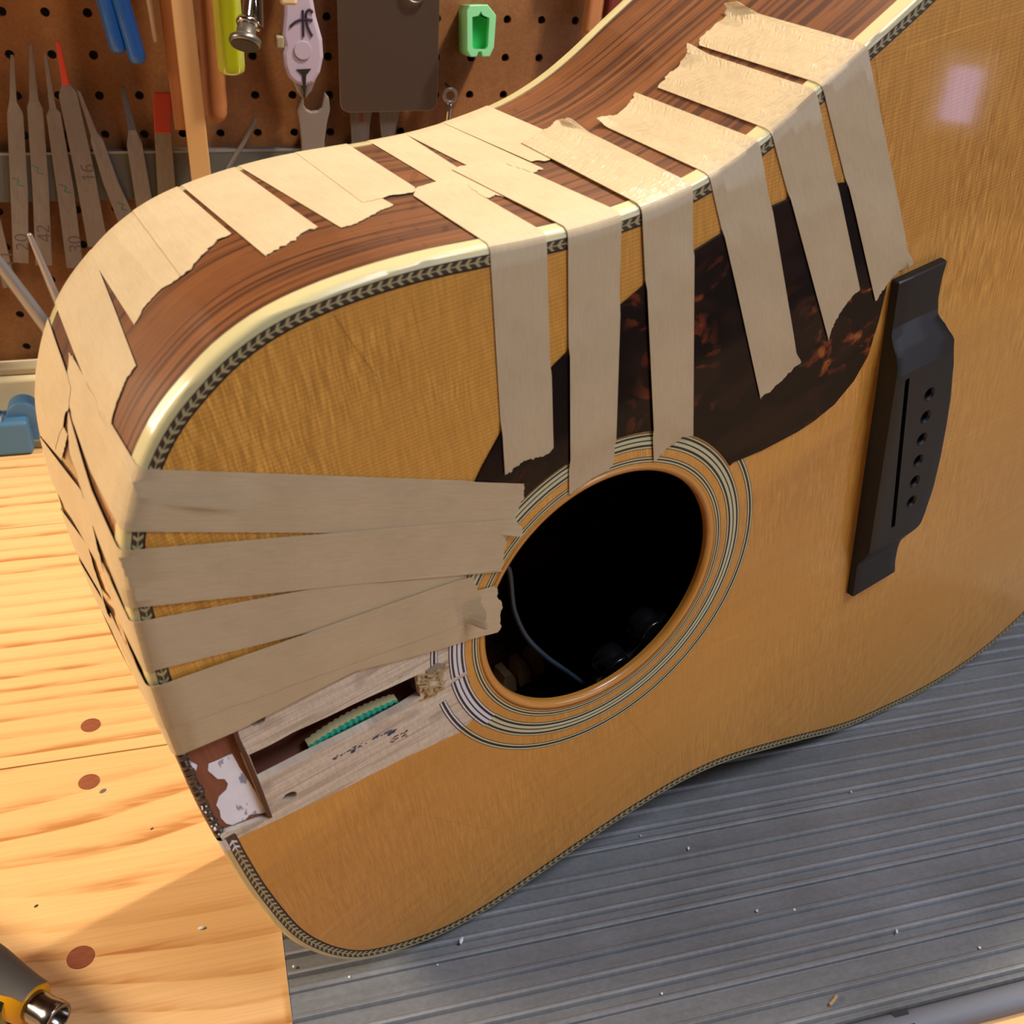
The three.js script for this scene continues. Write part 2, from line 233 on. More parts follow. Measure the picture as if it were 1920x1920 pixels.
// ================================================================ ribbed rubber mat
{ const g = thing('rubber_mat', 'grey ribbed rubber mat lying on the bench under the guitar', 'mat', [.6, .90005, .36]);
  const z0 = .12, z1 = .6112, prof = []; let z = z0; prof.push([z0, 0]); prof.push([z0, .0052]);
  const K = [0, .0085, .0165, .0262];                          // a band: three ridges, then a wide flat
  for (let a = z0 + .004; a < z1 - .012; a += .0385) for (const k of [0, .0098, .0190, .0260]) {
    const c = a + k; if (c > z1 - .013) continue; const r = k === .0260 ? .0003 : .0006;
    prof.push([c - .0021, .0052], [c - .0014, .0056 + r * .7], [c - .0006, .0057 + r], [c + .0004, .0057 + r], [c + .0009, .0054 + r * .5], [c + .0012, .0044], [c + .0018, .0042], [c + .0024, .0052]);
  }
  const roll = []; for (let k = 0; k <= 10; k++) { const t = Math.PI * (1 - k / 10); roll.push([z1 - .0055 + .0055 * Math.cos(t), .0025 + .0044 * Math.sin(t)]); }
  prof.push([z1 - .0118, .0052], [z1 - .0114, .0044], [z1 - .0111, .0030]); prof.push([z1 - .0111, 0]);
  const x0 = .1085 - .6, x1 = 1.1 - .6, rows = [];
  for (const x of [x0, x0 + .0004, x1]) rows.push(prof.map(([zz, y], i) => [x, x === x0 ? Math.max(0, y - .0004) : y, zz - .36, x + .6, zz]));
  const top = gridMesh(rows);
  const endL = poly(prof.map(([zz, y]) => [zz - .36, y]), .0002); endL.rotateY(-Math.PI / 2); endL.translate(x0, 0, 0);
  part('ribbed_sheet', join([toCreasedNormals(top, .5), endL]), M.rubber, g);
  const er = gridMesh([x0, x1].map((x) => [[z1 - .011, 0], ...roll, [z1, 0]].map(([zz, y]) => [x, y, zz - .36, x + .6, zz])));
  part('edge_roll', er, M.rubberBlue, g, 'smooth blue grey rounded front edge');
  part('seam_mark', box(.007, .0008, .009, .3475 - .6, .0062, z1 - .0058 - .36, .0003), std({ color: 0x2f2f33, roughness: .8 }), g);
}

// ================================================================ pegboard
{ const g = thing('pegboard', 'brown perforated hardboard panel hung with workshop tools', 'pegboard', [.28, .94, 0]);
  const geos = [], P = .0254, h = P / 2, r = .0029, s = new THREE.Shape([[-h, -h], [h, -h], [h, h], [-h, h]].map((p) => new THREE.Vector2(...p))), hole = new THREE.Path(); hole.absarc(0, 0, r, 0, Math.PI * 2, true); s.holes.push(hole);
  const tile = new THREE.ExtrudeGeometry(s, { depth: .006, bevelEnabled: false, curveSegments: 7 });
  for (let c = -8; c <= 30; c++) for (let k = -24; k <= 9; k++) { const t = tile.clone(); t.translate(c * P - .28, 1.1755 - k * P - .94, -.006); const p = t.attributes.position, uv = t.attributes.uv; for (let i = 0; i < p.count; i++) uv.setXY(i, p.getX(i) + 1, p.getY(i) + 1); geos.push(t); }
  part('perforated_panel', mergeGeometries(geos), M.board, g);
}

// ================================================================ the guitar
const guitar = thing('guitar', 'old flat-top acoustic guitar body lying on its side with the neck removed', 'guitar', GO.toArray());
guitar.quaternion.copy(GQ);
const R = (pts) => pts.map((p) => [p[0] * MM, p[1] * MM]);
const NOTCH = R([[-154.6, 23.4], [-151.5, 22.8], [-132.3, 25], [-112.1, 27.2], [-90.6, 28.4], [-66, 31], [-57.9, 27.5], [-59.6, -10.9], [-62, -34], [-100, -35], [-154, -36]]);
const S0 = .027, S1 = LEN - .0205;                              // the binding is missing across the neck end
{
  // soundboard: inset outline, the neck end cut out
  const inner = []; for (let s = .037; s < LEN - .024; s += .004) inner.push(atEdge(s, -.0056, 0));
  const sh = new THREE.Shape([...inner, ...NOTCH].map((p) => new THREE.Vector2(p[0], p[1])));
  const hp = new THREE.Path(); hp.absarc(0, 0, .0532, 0, Math.PI * 2, true); sh.holes.push(hp);
  // the bare zone reaches into the sound-hole side, so the hole stays clear of the notch
  const g = new THREE.ExtrudeGeometry(sh, { depth: .003, bevelEnabled: false, curveSegments: 96 });
  { const p = g.attributes.position, uv = g.attributes.uv; for (let i = 0; i < p.count; i++) uv.setXY(i, p.getX(i) + .16, p.getY(i) + .215); }
  const top = part('soundboard', g, M.spruce, guitar, 'amber aged spruce top');
  const lipP = [[.0533, .003], [.0533, .0000]]; for (let k = 0; k <= 8; k++) { const a = Math.PI / 2 * k / 8; lipP.push([.0509 - .0011 * Math.sin(a) + .0011, .0013 - .0013 * Math.cos(a)]); }
  const prof = [[.0533, .0031], [.0533, -.00002], [.0521, 0]]; for (let k = 1; k <= 8; k++) { const a = Math.PI / 2 * k / 8; prof.push([.0521 - .0021 * Math.sin(a), .0018 * (1 - Math.cos(a))]); } prof.push([.0500, .0031]);
  const lip = gridMesh(prof.map(([r, z]) => Array.from({ length: 129 }, (_, i) => [r * Math.cos(i / 64 * Math.PI), r * Math.sin(i / 64 * Math.PI), z])));
  part('soundhole_edge', lip, M.lip, guitar, 'rounded glossy amber edge of the sound hole');
  // rosette: three sets of inlaid lines; a fresh white stretch where the fingerboard covered it
  const ring = (r0, r1, a0, a1, m, z, name) => { const n = Math.max(8, Math.round((a1 - a0) / .035)), rows = []; for (const [r, zz] of [[r0, .0002], [r0, z], [r1, z], [r1, .0002]]) rows.push(Array.from({ length: n + 1 }, (_, i) => { const a = a0 + (a1 - a0) * i / n; return [r * Math.cos(a), r * Math.sin(a), zz]; })); part(name, toCreasedNormals(gridMesh(rows), .4), m, guitar); };
  const A = Math.PI, f0 = A - .56, f1 = A + .50;                 // fresh arc (around the neck side)
  const sets = { inner: [[53.9, 54.2, 'd'], [54.2, 54.75, 'l'], [54.75, 55.4, 'd'], [55.4, 55.9, 'l'], [55.9, 56.2, 'd']],
    middle: [[59.3, 59.55, 'd'], [59.55, 60.1, 'l'], [60.1, 61.0, 'd'], [61.0, 62.2, 'l'], [62.2, 62.75, 'd'], [62.75, 63.95, 'l'], [63.95, 64.8, 'd'], [64.8, 65.35, 'l'], [65.35, 65.6, 'd']],
    outer: [[69.7, 69.95, 'd'], [69.95, 70.55, 'l'], [70.55, 71.5, 'd'], [71.5, 72.1, 'l'], [72.1, 72.35, 'd']] };
  for (const [k, list] of Object.entries(sets)) for (const [r0, r1, c] of list) {
    const z = -.00006 - (c === 'l' ? .00002 : 0), m = c === 'd' ? M.inlayBlack : M.inlayAged, mf = c === 'd' ? M.inlayBlack : M.white;
    if (k === 'inner') ring(r0 * MM, r1 * MM, 0, 2 * A, m, z, 'rosette_ring');
    else if (k === 'middle') { ring(r0 * MM, r1 * MM, f1, f0 + 2 * A, m, z, 'rosette_ring'); ring((r0 + .25) * MM, (r1 + .25) * MM, f0, A - .075, mf, z, 'rosette_ring_fresh'); ring((r0 - .3) * MM, (r1 - .3) * MM, A - .045, f1, mf, z, 'rosette_ring_fresh'); }
    else { ring(r0 * MM, r1 * MM, -.46, A - .42, m, z, 'rosette_ring'); ring(r0 * MM, r1 * MM, A - .42, A - .16, mf, z, 'rosette_ring_fresh'); ring(r0 * MM, r1 * MM, A + .06, A + .5, mf, z, 'rosette_ring_fresh'); }
  }
  // bare spruce under the missing fingerboard, with the truss channel slot
  const bareOut = R([[-138.6, 24.3], [-132.3, 25], [-112.1, 27.2], [-90.6, 28.4], [-66, 31], [-57.9, 27.5], [-59.6, -10.9], [-62, -34], [-100, -35], [-139.8, -35.8]]);
  const bs = new THREE.Shape(bareOut.map((p) => new THREE.Vector2(...p)));
  const hole = (pts) => bs.holes.push(new THREE.Path(R(pts).map((p) => new THREE.Vector2(...p))));
  hole([[-137.2, -10.6], [-130, -10.1], [-122, -10.4], [-110, -9.4], [-100, -9.0], [-90, -8.2], [-83, -7.6], [-77, -7.2], [-77.4, -2], [-77.6, 3.4], [-85, 4.3], [-95, 4.4], [-106, 4.0], [-120, 3.2], [-137.1, 2.8]]);
  for (const [x, y] of [[-131.2, -22.6], [-129.8, 17]]) { const p = []; for (let k = 0; k < 16; k++) { const a = -k / 16 * 2 * Math.PI, r = 2.1 + .25 * hash(k, 5); p.push([x + r * 1.2 * Math.cos(a), y + r * .9 * Math.sin(a)]); } hole(p); }
  const bg = new THREE.ExtrudeGeometry(bs, { depth: .0029, bevelEnabled: false }); bg.translate(0, 0, .00012); { const p = bg.attributes.position, uv = bg.attributes.uv; for (let i = 0; i < p.count; i++) uv.setXY(i, p.getX(i) + .15, p.getY(i) + .04); }
  const bare = part('bare_wood', bg, M.bare, guitar, 'raw pale scraped spruce where the fingerboard was');
  { const g2 = poly(R([[-154.4, 23.2], [-151.5, 22.8], [-138.6, 24.3], [-138.4, 21.4], [-152.4, 17.6], [-154.6, 18.4]]), .0029, 0, .0001); part('bare_strip', g2, M.bare, bare); }
  // torn fibres at the end of the slot
  const chips = []; for (let k = 0; k < 46; k++) { const x = (-76.6 + 9 * rnd()) * MM, y = (-6.5 + 12 * rnd()) * MM, l = (1.5 + 3.2 * rnd()) * MM, w = (.25 + .5 * rnd()) * MM; const b = box(l, w, .0005 + .0012 * rnd()); b.rotateY((rnd() - .5) * .7); b.rotateZ((rnd() - .5) * 1.6); b.translate(x, y, -.0003 + .0008 * rnd()); chips.push(b); }
  const cg = join(chips); const torn = part('torn_fibres', cg, M.chip, bare, 'splintered pale wood at the slot end'); torn.userData.kind = 'stuff';
  part('glue_smear', poly(R([[-74, -7], [-70, -8.5], [-66.5, -6], [-67, -2.5], [-70, -3.4], [-73, -4]]), .0005, .0001, -.0003), std({ color: 0x8d7f72, roughness: .4 }), bare);
  for (const [x, y, n, w, h] of [[-101, 11.5, 16, 11, 2.6], [-92, 12.5, 12, 5, 2.2], [-88, 17, 12, 7, 3], [-109, 10.5, 6, 6, 1]]) { const l = []; for (let k = 0; k < n; k++) { const r = (.2 + .45 * rnd()) * MM, b = new THREE.CylinderGeometry(r, r, .00008, 7); b.rotateX(Math.PI / 2); b.scale(1 + 1.4 * rnd(), .7, 1); b.translate((x + (rnd() - .5) * w) * MM, (y + (rnd() - .5) * h) * MM, .00009); l.push(b); } part('ink_marks', join(l), std({ color: x < -90 && y < 15 ? 0x4a4a66 : 0x6a4a40, roughness: .8 }), bare).userData.kind = 'stuff'; }

  // neck block and the dovetail pocket
  const nb = part('neck_block', join([poly(R([[-153.6, -37], [-139.4, -36], [-138.4, 21.2], [-152.4, 17.4], [-154.2, 12]]), .083, 0, .0020), box(.063, .034, .03, -.1072, -.0275, .0182), box(.063, .02, .03, -.1072, .0205, .0182), box(.063, .07, .02, -.1072, -.004, .040)]), M.maho, guitar, 'reddish brown mahogany neck block');
  { const p = nb.geometry.attributes.position, uv = nb.geometry.attributes.uv; for (let i = 0; i < p.count; i++) uv.setXY(i, p.getY(i) + .1, p.getX(i) + p.getZ(i) + .2); }
  part('channel_floor', gridMesh(Array.from({ length: 9 }, (_, i) => [-.138, -.105, -.077].map((x) => { const a = (i / 8 - .5) * Math.PI; return [x, -.002 + .0115 * Math.sin(a), .0052 + .008 * Math.cos(a), x + .2, i * .002 + .1]; }))), std({ map: mahoMap, color: 0xd8c8b8, roughness: .7 }), nb);
  part('ledge_splinter', join([poly(R([[-140.2, -36], [-138.9, -36], [-137.5, -10], [-137.2, 3], [-137.3, 21.6], [-138.6, 21.4], [-138.9, 3], [-139.0, -10]]), .003, .0003, -.0005), poly(R([[-139.6, -24], [-137.9, -23], [-138.4, -13], [-139.5, -14]]), .003, .0003, -.0008)]), std({ color: 0x5a3420, roughness: .6 }), nb, 'thin dark splintered wood ledge');
  part('paper_remnant', poly(R([[-149.3, -13.5], [-146, -13.0], [-141.7, -12.9], [-141, -4.7], [-140, 2], [-139.2, 9], [-138.6, 20.6], [-141, 19], [-143.6, 17.5], [-145.5, 18.6], [-147.7, 18.1], [-149.9, 17.8], [-151.4, 15.6], [-152.2, 11.8], [-151.6, 8.2], [-152, 5.4], [-150.3, 2.4], [-147.4, 1.0], [-146.2, -1.2], [-146.6, -4], [-148.6, -5.6], [-149.4, -8.6], [-150.2, -11]]), .0003, .00008, .00175), M.paper, nb, 'ragged white patch of old glue and paper');
  part('paper_remnant', poly(R([[-154.0, -19.0], [-152.4, -15.4], [-153.4, -13.4], [-154.2, -15.4]]), .0003, .00008, .00175), M.paper, nb);
  // rough broken edge where the binding is gone
  { const rows = []; for (let k = 0; k <= 200; k++) { const s = mix(.027, -.0205, k / 200), F = (a) => fbm(k * .11 + a * 31, a * 7.3, 4), w = .0018 + .0022 * F(1), o = .0001 + .0004 * F(2), z = .0003 + .0022 * F(3); rows.push([atEdge(s, -w - .0006, .0032), atEdge(s, -w, z), atEdge(s, -.0007, z + .0012 * (F(4) - .5)), atEdge(s, o * .5, z + .0009), atEdge(s, 0, .006)]); }
    part('broken_edge', gridMesh(rows), M.splinter, guitar, 'dark rough edge where the binding broke away'); 
    const l = []; for (let k = 0; k < 11; k++) { const s = mix(.004, -.0195, rnd() ** .6), b = box(.0003 + .0006 * rnd(), .0002 + .0004 * rnd(), .0004); b.rotateZ(rnd() * 3); const q = atEdge(s, -.0003 - .002 * rnd(), .0008); b.translate(...q); l.push(b); } const m = part('glue_flecks', join(l), M.white, guitar); m.userData.kind = 'stuff'; }

  // rim, back, lining
  const rimRows = (s0, s1, prof, step = .004) => { const n = Math.ceil((s1 - s0) / step), rows = []; for (let i = 0; i <= n; i++) { const s = s0 + (s1 - s0) * i / n, D = depthAt(onEdge(s).x); rows.push(prof(s, D).map(([o, z]) => [...atEdge(s, o, z), s, z])); } return gridMesh(rows); };
  part('rim', rimRows(0, LEN, (s, D) => [[-.0002, .0050], [-.0001, D - .006], [-.0024, D - .004], [-.0024, .0030]]), M.rose, guitar, 'glossy striped rosewood side');
  const back = poly(OUT.map((p) => { return p; }).filter((_, i) => i % 2 === 0), .0028); { const p = back.attributes.position, uv = back.attributes.uv; for (let i = 0; i < p.count; i++) { const x = p.getX(i), y = p.getY(i), z = p.getZ(i); p.setXYZ(i, x * .987, y * .985, depthAt(x) - z - .0002); uv.setXY(i, x + .3, y + .3); } back.computeVertexNormals(); }
  part('rim_inside', rimRows(0, LEN, (s, D) => [[-.0025, .0034], [-.0026, D - .004]], .008), M.dark, guitar, 'unfinished inner face of the side, coloured dark for the shade inside');  // dark liner: the shade inside the body is put into its colour
  part('back', back, M.rose, guitar, 'rosewood back');
  const corner = (o, r, n = 5) => Array.from({ length: n + 1 }, (_, k) => { const a = Math.PI / 2 * k / n; return [o - r + r * Math.sin(a), r - r * Math.cos(a)]; });
  part('front_binding', toCreasedNormals(rimRows(S0, S1, () => [[-.0024, .0035], [-.0024, 0], ...corner(0, .0021), [.0001, .0056], [-.0022, .0058]]), .7), M.cream, guitar, 'aged cream binding along the front edge');
  part('back_binding', toCreasedNormals(rimRows(0, LEN, (s, D) => [[-.0024, D - .0035], [-.0024, D], ...corner(0, .0021).map(([o, z]) => [o, D - z]), [.0001, D - .0056], [-.0022, D - .0058]]), .7), M.cream, guitar, 'aged cream binding along the back edge');
  part('fresh_binding', toCreasedNormals(rimRows(LEN - .0262, LEN - .0204, () => [[-.00245, .003], [-.00245, -.00006], ...corner(.00006, .0021).map(([o, z]) => [o, z - .00006]), [.00016, .0054]], .002), .7), M.white, guitar, 'short bluish white end of the binding');
  // herringbone: dark strip with light chevrons inlaid one by one
  const hb = part('herringbone_strip', toCreasedNormals(rimRows(S0 + .006, S1 + .0005, () => [[-.0057, .002], [-.0057, -.00003], [-.0023, -.00003], [-.0023, .002]]), .5), M.inlayDark, guitar, 'dark purfling strip with light herringbone chevrons');
  part('edge_line', toCreasedNormals(rimRows(S0 + .006, S1, () => [[-.0060, .001], [-.0060, -.00005], [-.0055, -.00005], [-.0055, .001]]), .5), M.inlayBlack, hb);
  const covered = [[.1085, .128], [.084, .1035], [.0605, .0795], [.036, .0555], [.0, .0365], [.242, .2608], [.2675, .2865], [.2935, .3128], [.3193, .3395], [.344, .3638], [.366, .3858]];
  const spots = []; for (let s = .030; s < .56; s += .003) if (!covered.some(([a, b]) => s > a + .002 && s < b - .004)) spots.push([s, 1]);
  for (let s = LEN - .0225; s > 1.0; s -= .003) spots.push([s, -1]);
  const pitch = .003;
  const chevron = (s, d) => {
    const z = -.00014, P = (ds, o) => atEdge(s + d * ds, -.004 + o, z), tris = [], quad = (a, b, c, e) => tris.push(a, b, c, a, c, e);
    quad(P(0, -.00014), P(pitch, -.00014), P(pitch, .00014), P(0, .00014));
    for (const g of [1, -1]) quad(P(.0002, g * .0001), P(.0013, g * .0001), P(.0024, g * .00135), P(.0014, g * .00135));
    const n = tris.length, pos = []; for (const t of tris) pos.push(...t); for (let i = 0; i < n; i += 6) { const q = [tris[i], tris[i + 1], tris[i + 2], tris[i + 5]]; for (let e = 0; e < 4; e++) { const a = q[e], b = q[(e + 1) % 4], lo = (t) => [t[0], t[1], .0002]; pos.push(...a, ...lo(a), ...b, ...b, ...lo(a), ...lo(b)); } }
    const g = new THREE.BufferGeometry(); g.setAttribute('position', new THREE.Float32BufferAttribute(pos, 3)); g.computeVertexNormals(); return g; };
  spots.slice(0, 296).forEach(([s, d]) => part('chevron', chevron(s, d), d < 0 && s > LEN - .027 ? M.white : M.inlayLight, hb));
  part('far_chevrons', mergeGeometries(spots.slice(296).map(([s, d]) => chevron(s, d))), M.inlayLight, hb).userData.kind = 'stuff';

  // pickguard
  const pg = []; const PGPTS = [[-45.9,-74.6],[-42.8,-78.9],[-35.2,-87.8],[-14.6,-103.2],[-9.1,-106],[11.4,-114.4],[20.2,-117.8],[39.9,-122.6],[51.6,-125],[71.7,-127.3],[79.4,-127.6],[92,-127.4],[103,-125.8],[111,-122.3],[117.5,-117.5],[122.6,-112],[126.8,-105],[129.8,-96],[131.4,-86],[132,-76],[130.5,-64.5],[127,-50],[121,-41.5],[111.5,-34.6],[101,-31.4],[92.4,-30.2],[74.8,-29.8],[60.5,-31]];
  for (const p of PGPTS) pg.push([p[0] * MM, p[1] * MM]);
  const a0 = Math.atan2(-31, 60.5), a1 = Math.atan2(-46, -47.5) ; for (let k = 0; k <= 40; k++) { const a = mix(a0, a1, k / 40); pg.push([.0663 * Math.cos(a), .0663 * Math.sin(a)]); }
  pg.push([-.0492, -.06]);
  const gpg = poly(pg, .0007, .0002, -.00062); { const p = gpg.attributes.position, uv = gpg.attributes.uv; for (let i = 0; i < p.count; i++) uv.setXY(i, p.getX(i) + .06, p.getY(i) + .14); }
  part('pickguard', gpg, M.tortoise, guitar, 'glossy dark tortoiseshell pickguard');

  // bridge with saddle slot and six pin holes
  const back_u = (v) => { const K = [[-79, 161.5], [-72, 160.3], [-64, 160.2], [-57, 161.6], [-50, 165.4], [-45, 168], [-30, 171], [-14, 173.2], [0, 174], [15, 174.2], [30, 173.6], [44, 171.2], [49, 169.8], [54, 167], [60, 164.2], [66, 163], [73, 163], [80, 164]]; let i = 0; while (i < K.length - 2 && K[i + 1][0] < v) i++; const t = clamp((v - K[i][0]) / (K[i + 1][0] - K[i][0])); const s = t * t * (3 - 2 * t); return mix(K[i][1], K[i + 1][1], s * .5 + t * .5); };
  const ht = (v) => 3.6 + 5.2 * sstep(-58, -44, v) * (1 - sstep(49, 62, v)) ;
  const ring2 = (v, sh) => { const u0 = 135.2 + (v * .004) + sh, u1 = back_u(v) - sh, h = ht(v) - sh; const sl = h > 6 ? .6 : 0, q = [[u0, -.4], [u0, h - .9], [u0 + .3, h - .25], [u0 + .9, h]]; for (let k = 1; k < 6; k++) q.push([mix(u0 + .9, u1 - 1.6 - sl, k / 6), h]); q.push([u1 - 1.6 - sl, h - .05], [u1 - .6 - sl * .5, h - .5], [u1 - .1, h - 1.5], [u1, h - 2.4], [u1, -.4]); return q.map(([u, z]) => [u * MM, v * MM, -z * MM]); };
  const rows = []; const vs = [-79.2]; for (let v = -78.7; v <= 79.8; v += 1.2) vs.push(v); vs.push(80.2);
  vs.forEach((v, i) => rows.push(ring2(v, i === 0 || i === vs.length - 1 ? .5 : 0)));
  let bgm = gridMesh(rows, true); { const pos = bgm.attributes.position.array, n = rows[0].length, ix = Array.from(bgm.index.array); const last = (rows.length - 1) * n; for (let k = 1; k + 1 < n; k++) { ix.push(0, k + 1, k); ix.push(last, last + k, last + k + 1); } bgm.setIndex(ix); }
  // outward faces for the boolean
  { const p = bgm.attributes.position, ix = bgm.index.array; let vol = 0; const A1 = V3(), B1 = V3(), C1 = V3(); for (let i = 0; i < ix.length; i += 3) { A1.fromBufferAttribute(p, ix[i]); B1.fromBufferAttribute(p, ix[i + 1]); C1.fromBufferAttribute(p, ix[i + 2]); vol += A1.dot(B1.cross(C1)); } if (vol < 0) { const a = Array.from(ix); for (let i = 0; i < a.length; i += 3) { const t = a[i]; a[i] = a[i + 1]; a[i + 1] = t; } bgm.setIndex(a); } }
  bgm.deleteAttribute('uv'); bgm = flat(bgm); bgm.computeVertexNormals();
  const ev = new Evaluator(); ev.attributes = ['position', 'normal']; ev.useGroups = false;
  let br = new Brush(bgm); br.updateMatrixWorld();
  const cut = (g) => { g.deleteAttribute('uv'); const b = new Brush(flat(g)); b.updateMatrixWorld(); br = ev.evaluate(br, b, SUBTRACTION); br.updateMatrixWorld(); };
  for (let k = 0; k < 6; k++) { const v = -24 + k * 11.2, u = 157.0 + k * .25; const g = new THREE.LatheGeometry([[0, -.0125], [.0036, -.0125], [.0036, -.0093], [.0023, -.0079], [.0021, -.0012], [0, -.0012]].map((p) => new THREE.Vector2(Math.max(p[0], 1e-7), p[1])), 20); g.rotateX(Math.PI / 2); const p = mergeVertices(g, 1e-7); p.translate(u * MM, v * MM, 0);  cut(p); }
  { const g = new THREE.BoxGeometry(.0024, .0795, .012); g.rotateZ(-Math.atan2(6.8, 77.7)); g.translate(.1452, .002, -.010); cut(g); }
  let bf = br.geometry; bf = toCreasedNormals(bf, .6);
  part('bridge', bf, M.ebony, guitar, 'black ebony belly bridge with six pin holes and an empty saddle slot');

  // what shows through the sound hole: kerfed lining, pickup cable, two control knobs
  for (let k = 0; k < 7; k++) { const s = nearS(-.030 + k * .0085, .144); const e = onEdge(s), g = poly([[-.0036, 0], [.0036, 0], [.0036, .009], [.002, .014], [-.002, .014], [-.0036, .009]], .010, .0004); g.rotateZ(Math.atan2(e.ny, e.nx) + Math.PI / 2); g.translate(e.x - e.nx * .0034, e.y - e.ny * .0034, depthAt(e.x) - .0145); part('lining_block', g, M.lining, guitar); }
  const brace = box(.010, .26, .012, .012, 0, .0965, .003); 
  part('back_brace', box(.009, .25, .012, -.020, 0, .0945, .003), M.lining, guitar);
  part('pickup_cable', tube([[-.036, -.012, .018], [-.0285, -.0155, .0195], [-.0262, .010, .0215], [-.0225, .026, .0215], [-.0155, .041, .021], [-.005, .058, .0205], [.0035, .0722, .0200], [.010, .086, .019]], .0011, 10), M.cable, guitar, 'thin dark pickup cable');
  for (const [u, v] of [[.0125, .0605], [.0318, .0500]]) { const k = new THREE.LatheGeometry([[0, -.0062], [.0058, -.0062], [.0066, -.0056], [.0066, -.0035], [.0058, -.0028], [.0068, -.002], [.0074, .003], [.0064, .006], [0, .006]].map((p) => new THREE.Vector2(Math.max(p[0], 1e-6), p[1])), 28); k.rotateX(Math.PI / 2); k.rotateZ(Math.atan2(-v, -u) - Math.PI / 2); k.rotateX(.0); k.translate(u * .93, v * .93, .013); part('control_knob', k, M.black, guitar); }
  part('control_bar', tube([[.003, .0625, .0125], [.022, .057, .0125], [.040, .045, .0125]], .0035, 10), M.black, guitar);
}
function nearS(u, v) { let b = 0, d = 9; for (let i = 0; i < OUT.length; i++) { const e = Math.hypot(OUT[i][0] - u, OUT[i][1] - v); if (e < d) { d = e; b = CUM[i]; } } return b; }

// the green thing stuffed in the slot
{ const rows = [], n = 64; for (let i = 0; i <= n; i++) { const t = i / n, u = mix(-.118, -.0845, t), w = Math.sin(Math.PI * clamp(t * .93 + .04)) ** .7, rip = .0003 * Math.sin(t * 2 * Math.PI * 15);
    rows.push([[u, .0070, .0075], [u, .0062, .0046 + rip * .4], [u, .0050 - .0010 * w, .0040 + rip], [u, .0046 - .0022 * w, .0046 + rip], [u, .0044 - .0026 * w, .0056 + rip], [u, .0043 - .0031 * w, .0072 + rip], [u, .0058, .0090]]); }
  const g = thing('crinkled_strip', 'crinkled green cloth strip tucked into the brown neck slot', 'strip', V3(-.100, .006, .006).applyMatrix4(GM).toArray()); g.quaternion.copy(GQ);
  const shift = (q) => q.map((r) => r.map((p) => [p[0] + .100, p[1] - .006, p[2] - .006]));
  part('green_face', toCreasedNormals(gridMesh(shift(rows.map((r) => r.slice(0, 4)))), .6), M.green, g); part('pale_pleated_face', toCreasedNormals(gridMesh(shift(rows.map((r) => r.slice(3)))), .5), M.greenPale, g); }

// ================================================================ masking tape
const inGuard = (u, v) => { const r = Math.hypot(u, v); if (r < .0663) return 0; const P = [[-46,-74.6],[-35,-88],[-14.6,-103],[11,-114.4],[40,-122.6],[72,-127.3],[92,-127.4],[111,-122.3],[122.6,-112],[129.8,-96],[132,-76],[127,-50],[111.5,-34.6],[92.4,-30.2],[60,-31],[0,0],[-47,-45],[-49.2,-60]]; let c = false; for (let i = 0, j = P.length - 1; i < P.length; j = i++) { const [xi, yi] = P[i], [xj, yj] = P[j], X = u / MM, Y = v / MM; if ((yi > Y) !== (yj > Y) && X < (xj - xi) * (Y - yi) / (yj - yi) + xi) c = !c; } return c ? 1 : 0; };
const guardH = (u, v) => { let s = 0; for (let a = -1; a <= 1; a++) for (let b = -1; b <= 1; b++) s += inGuard(u + a * .0016, v + b * .0016); return .00078 * Math.min(1, s / 5); };
const NW = 12;
function resample(pl, n, jag, sd) { const L = [0]; for (let i = 1; i < pl.length; i++) L.push(L[i - 1] + Math.hypot(pl[i][0] - pl[i - 1][0], pl[i][1] - pl[i - 1][1])); const T = L[L.length - 1], o = []; for (let k = 0; k <= n; k++) { const d = T * k / n; let i = 1; while (i < L.length - 1 && L[i] < d) i++; const t = (d - L[i - 1]) / Math.max(1e-9, L[i] - L[i - 1]); o.push([mix(pl[i - 1][0], pl[i][0], t), mix(pl[i - 1][1], pl[i][1], t)]); } return o; }
let tapeNo = 0;
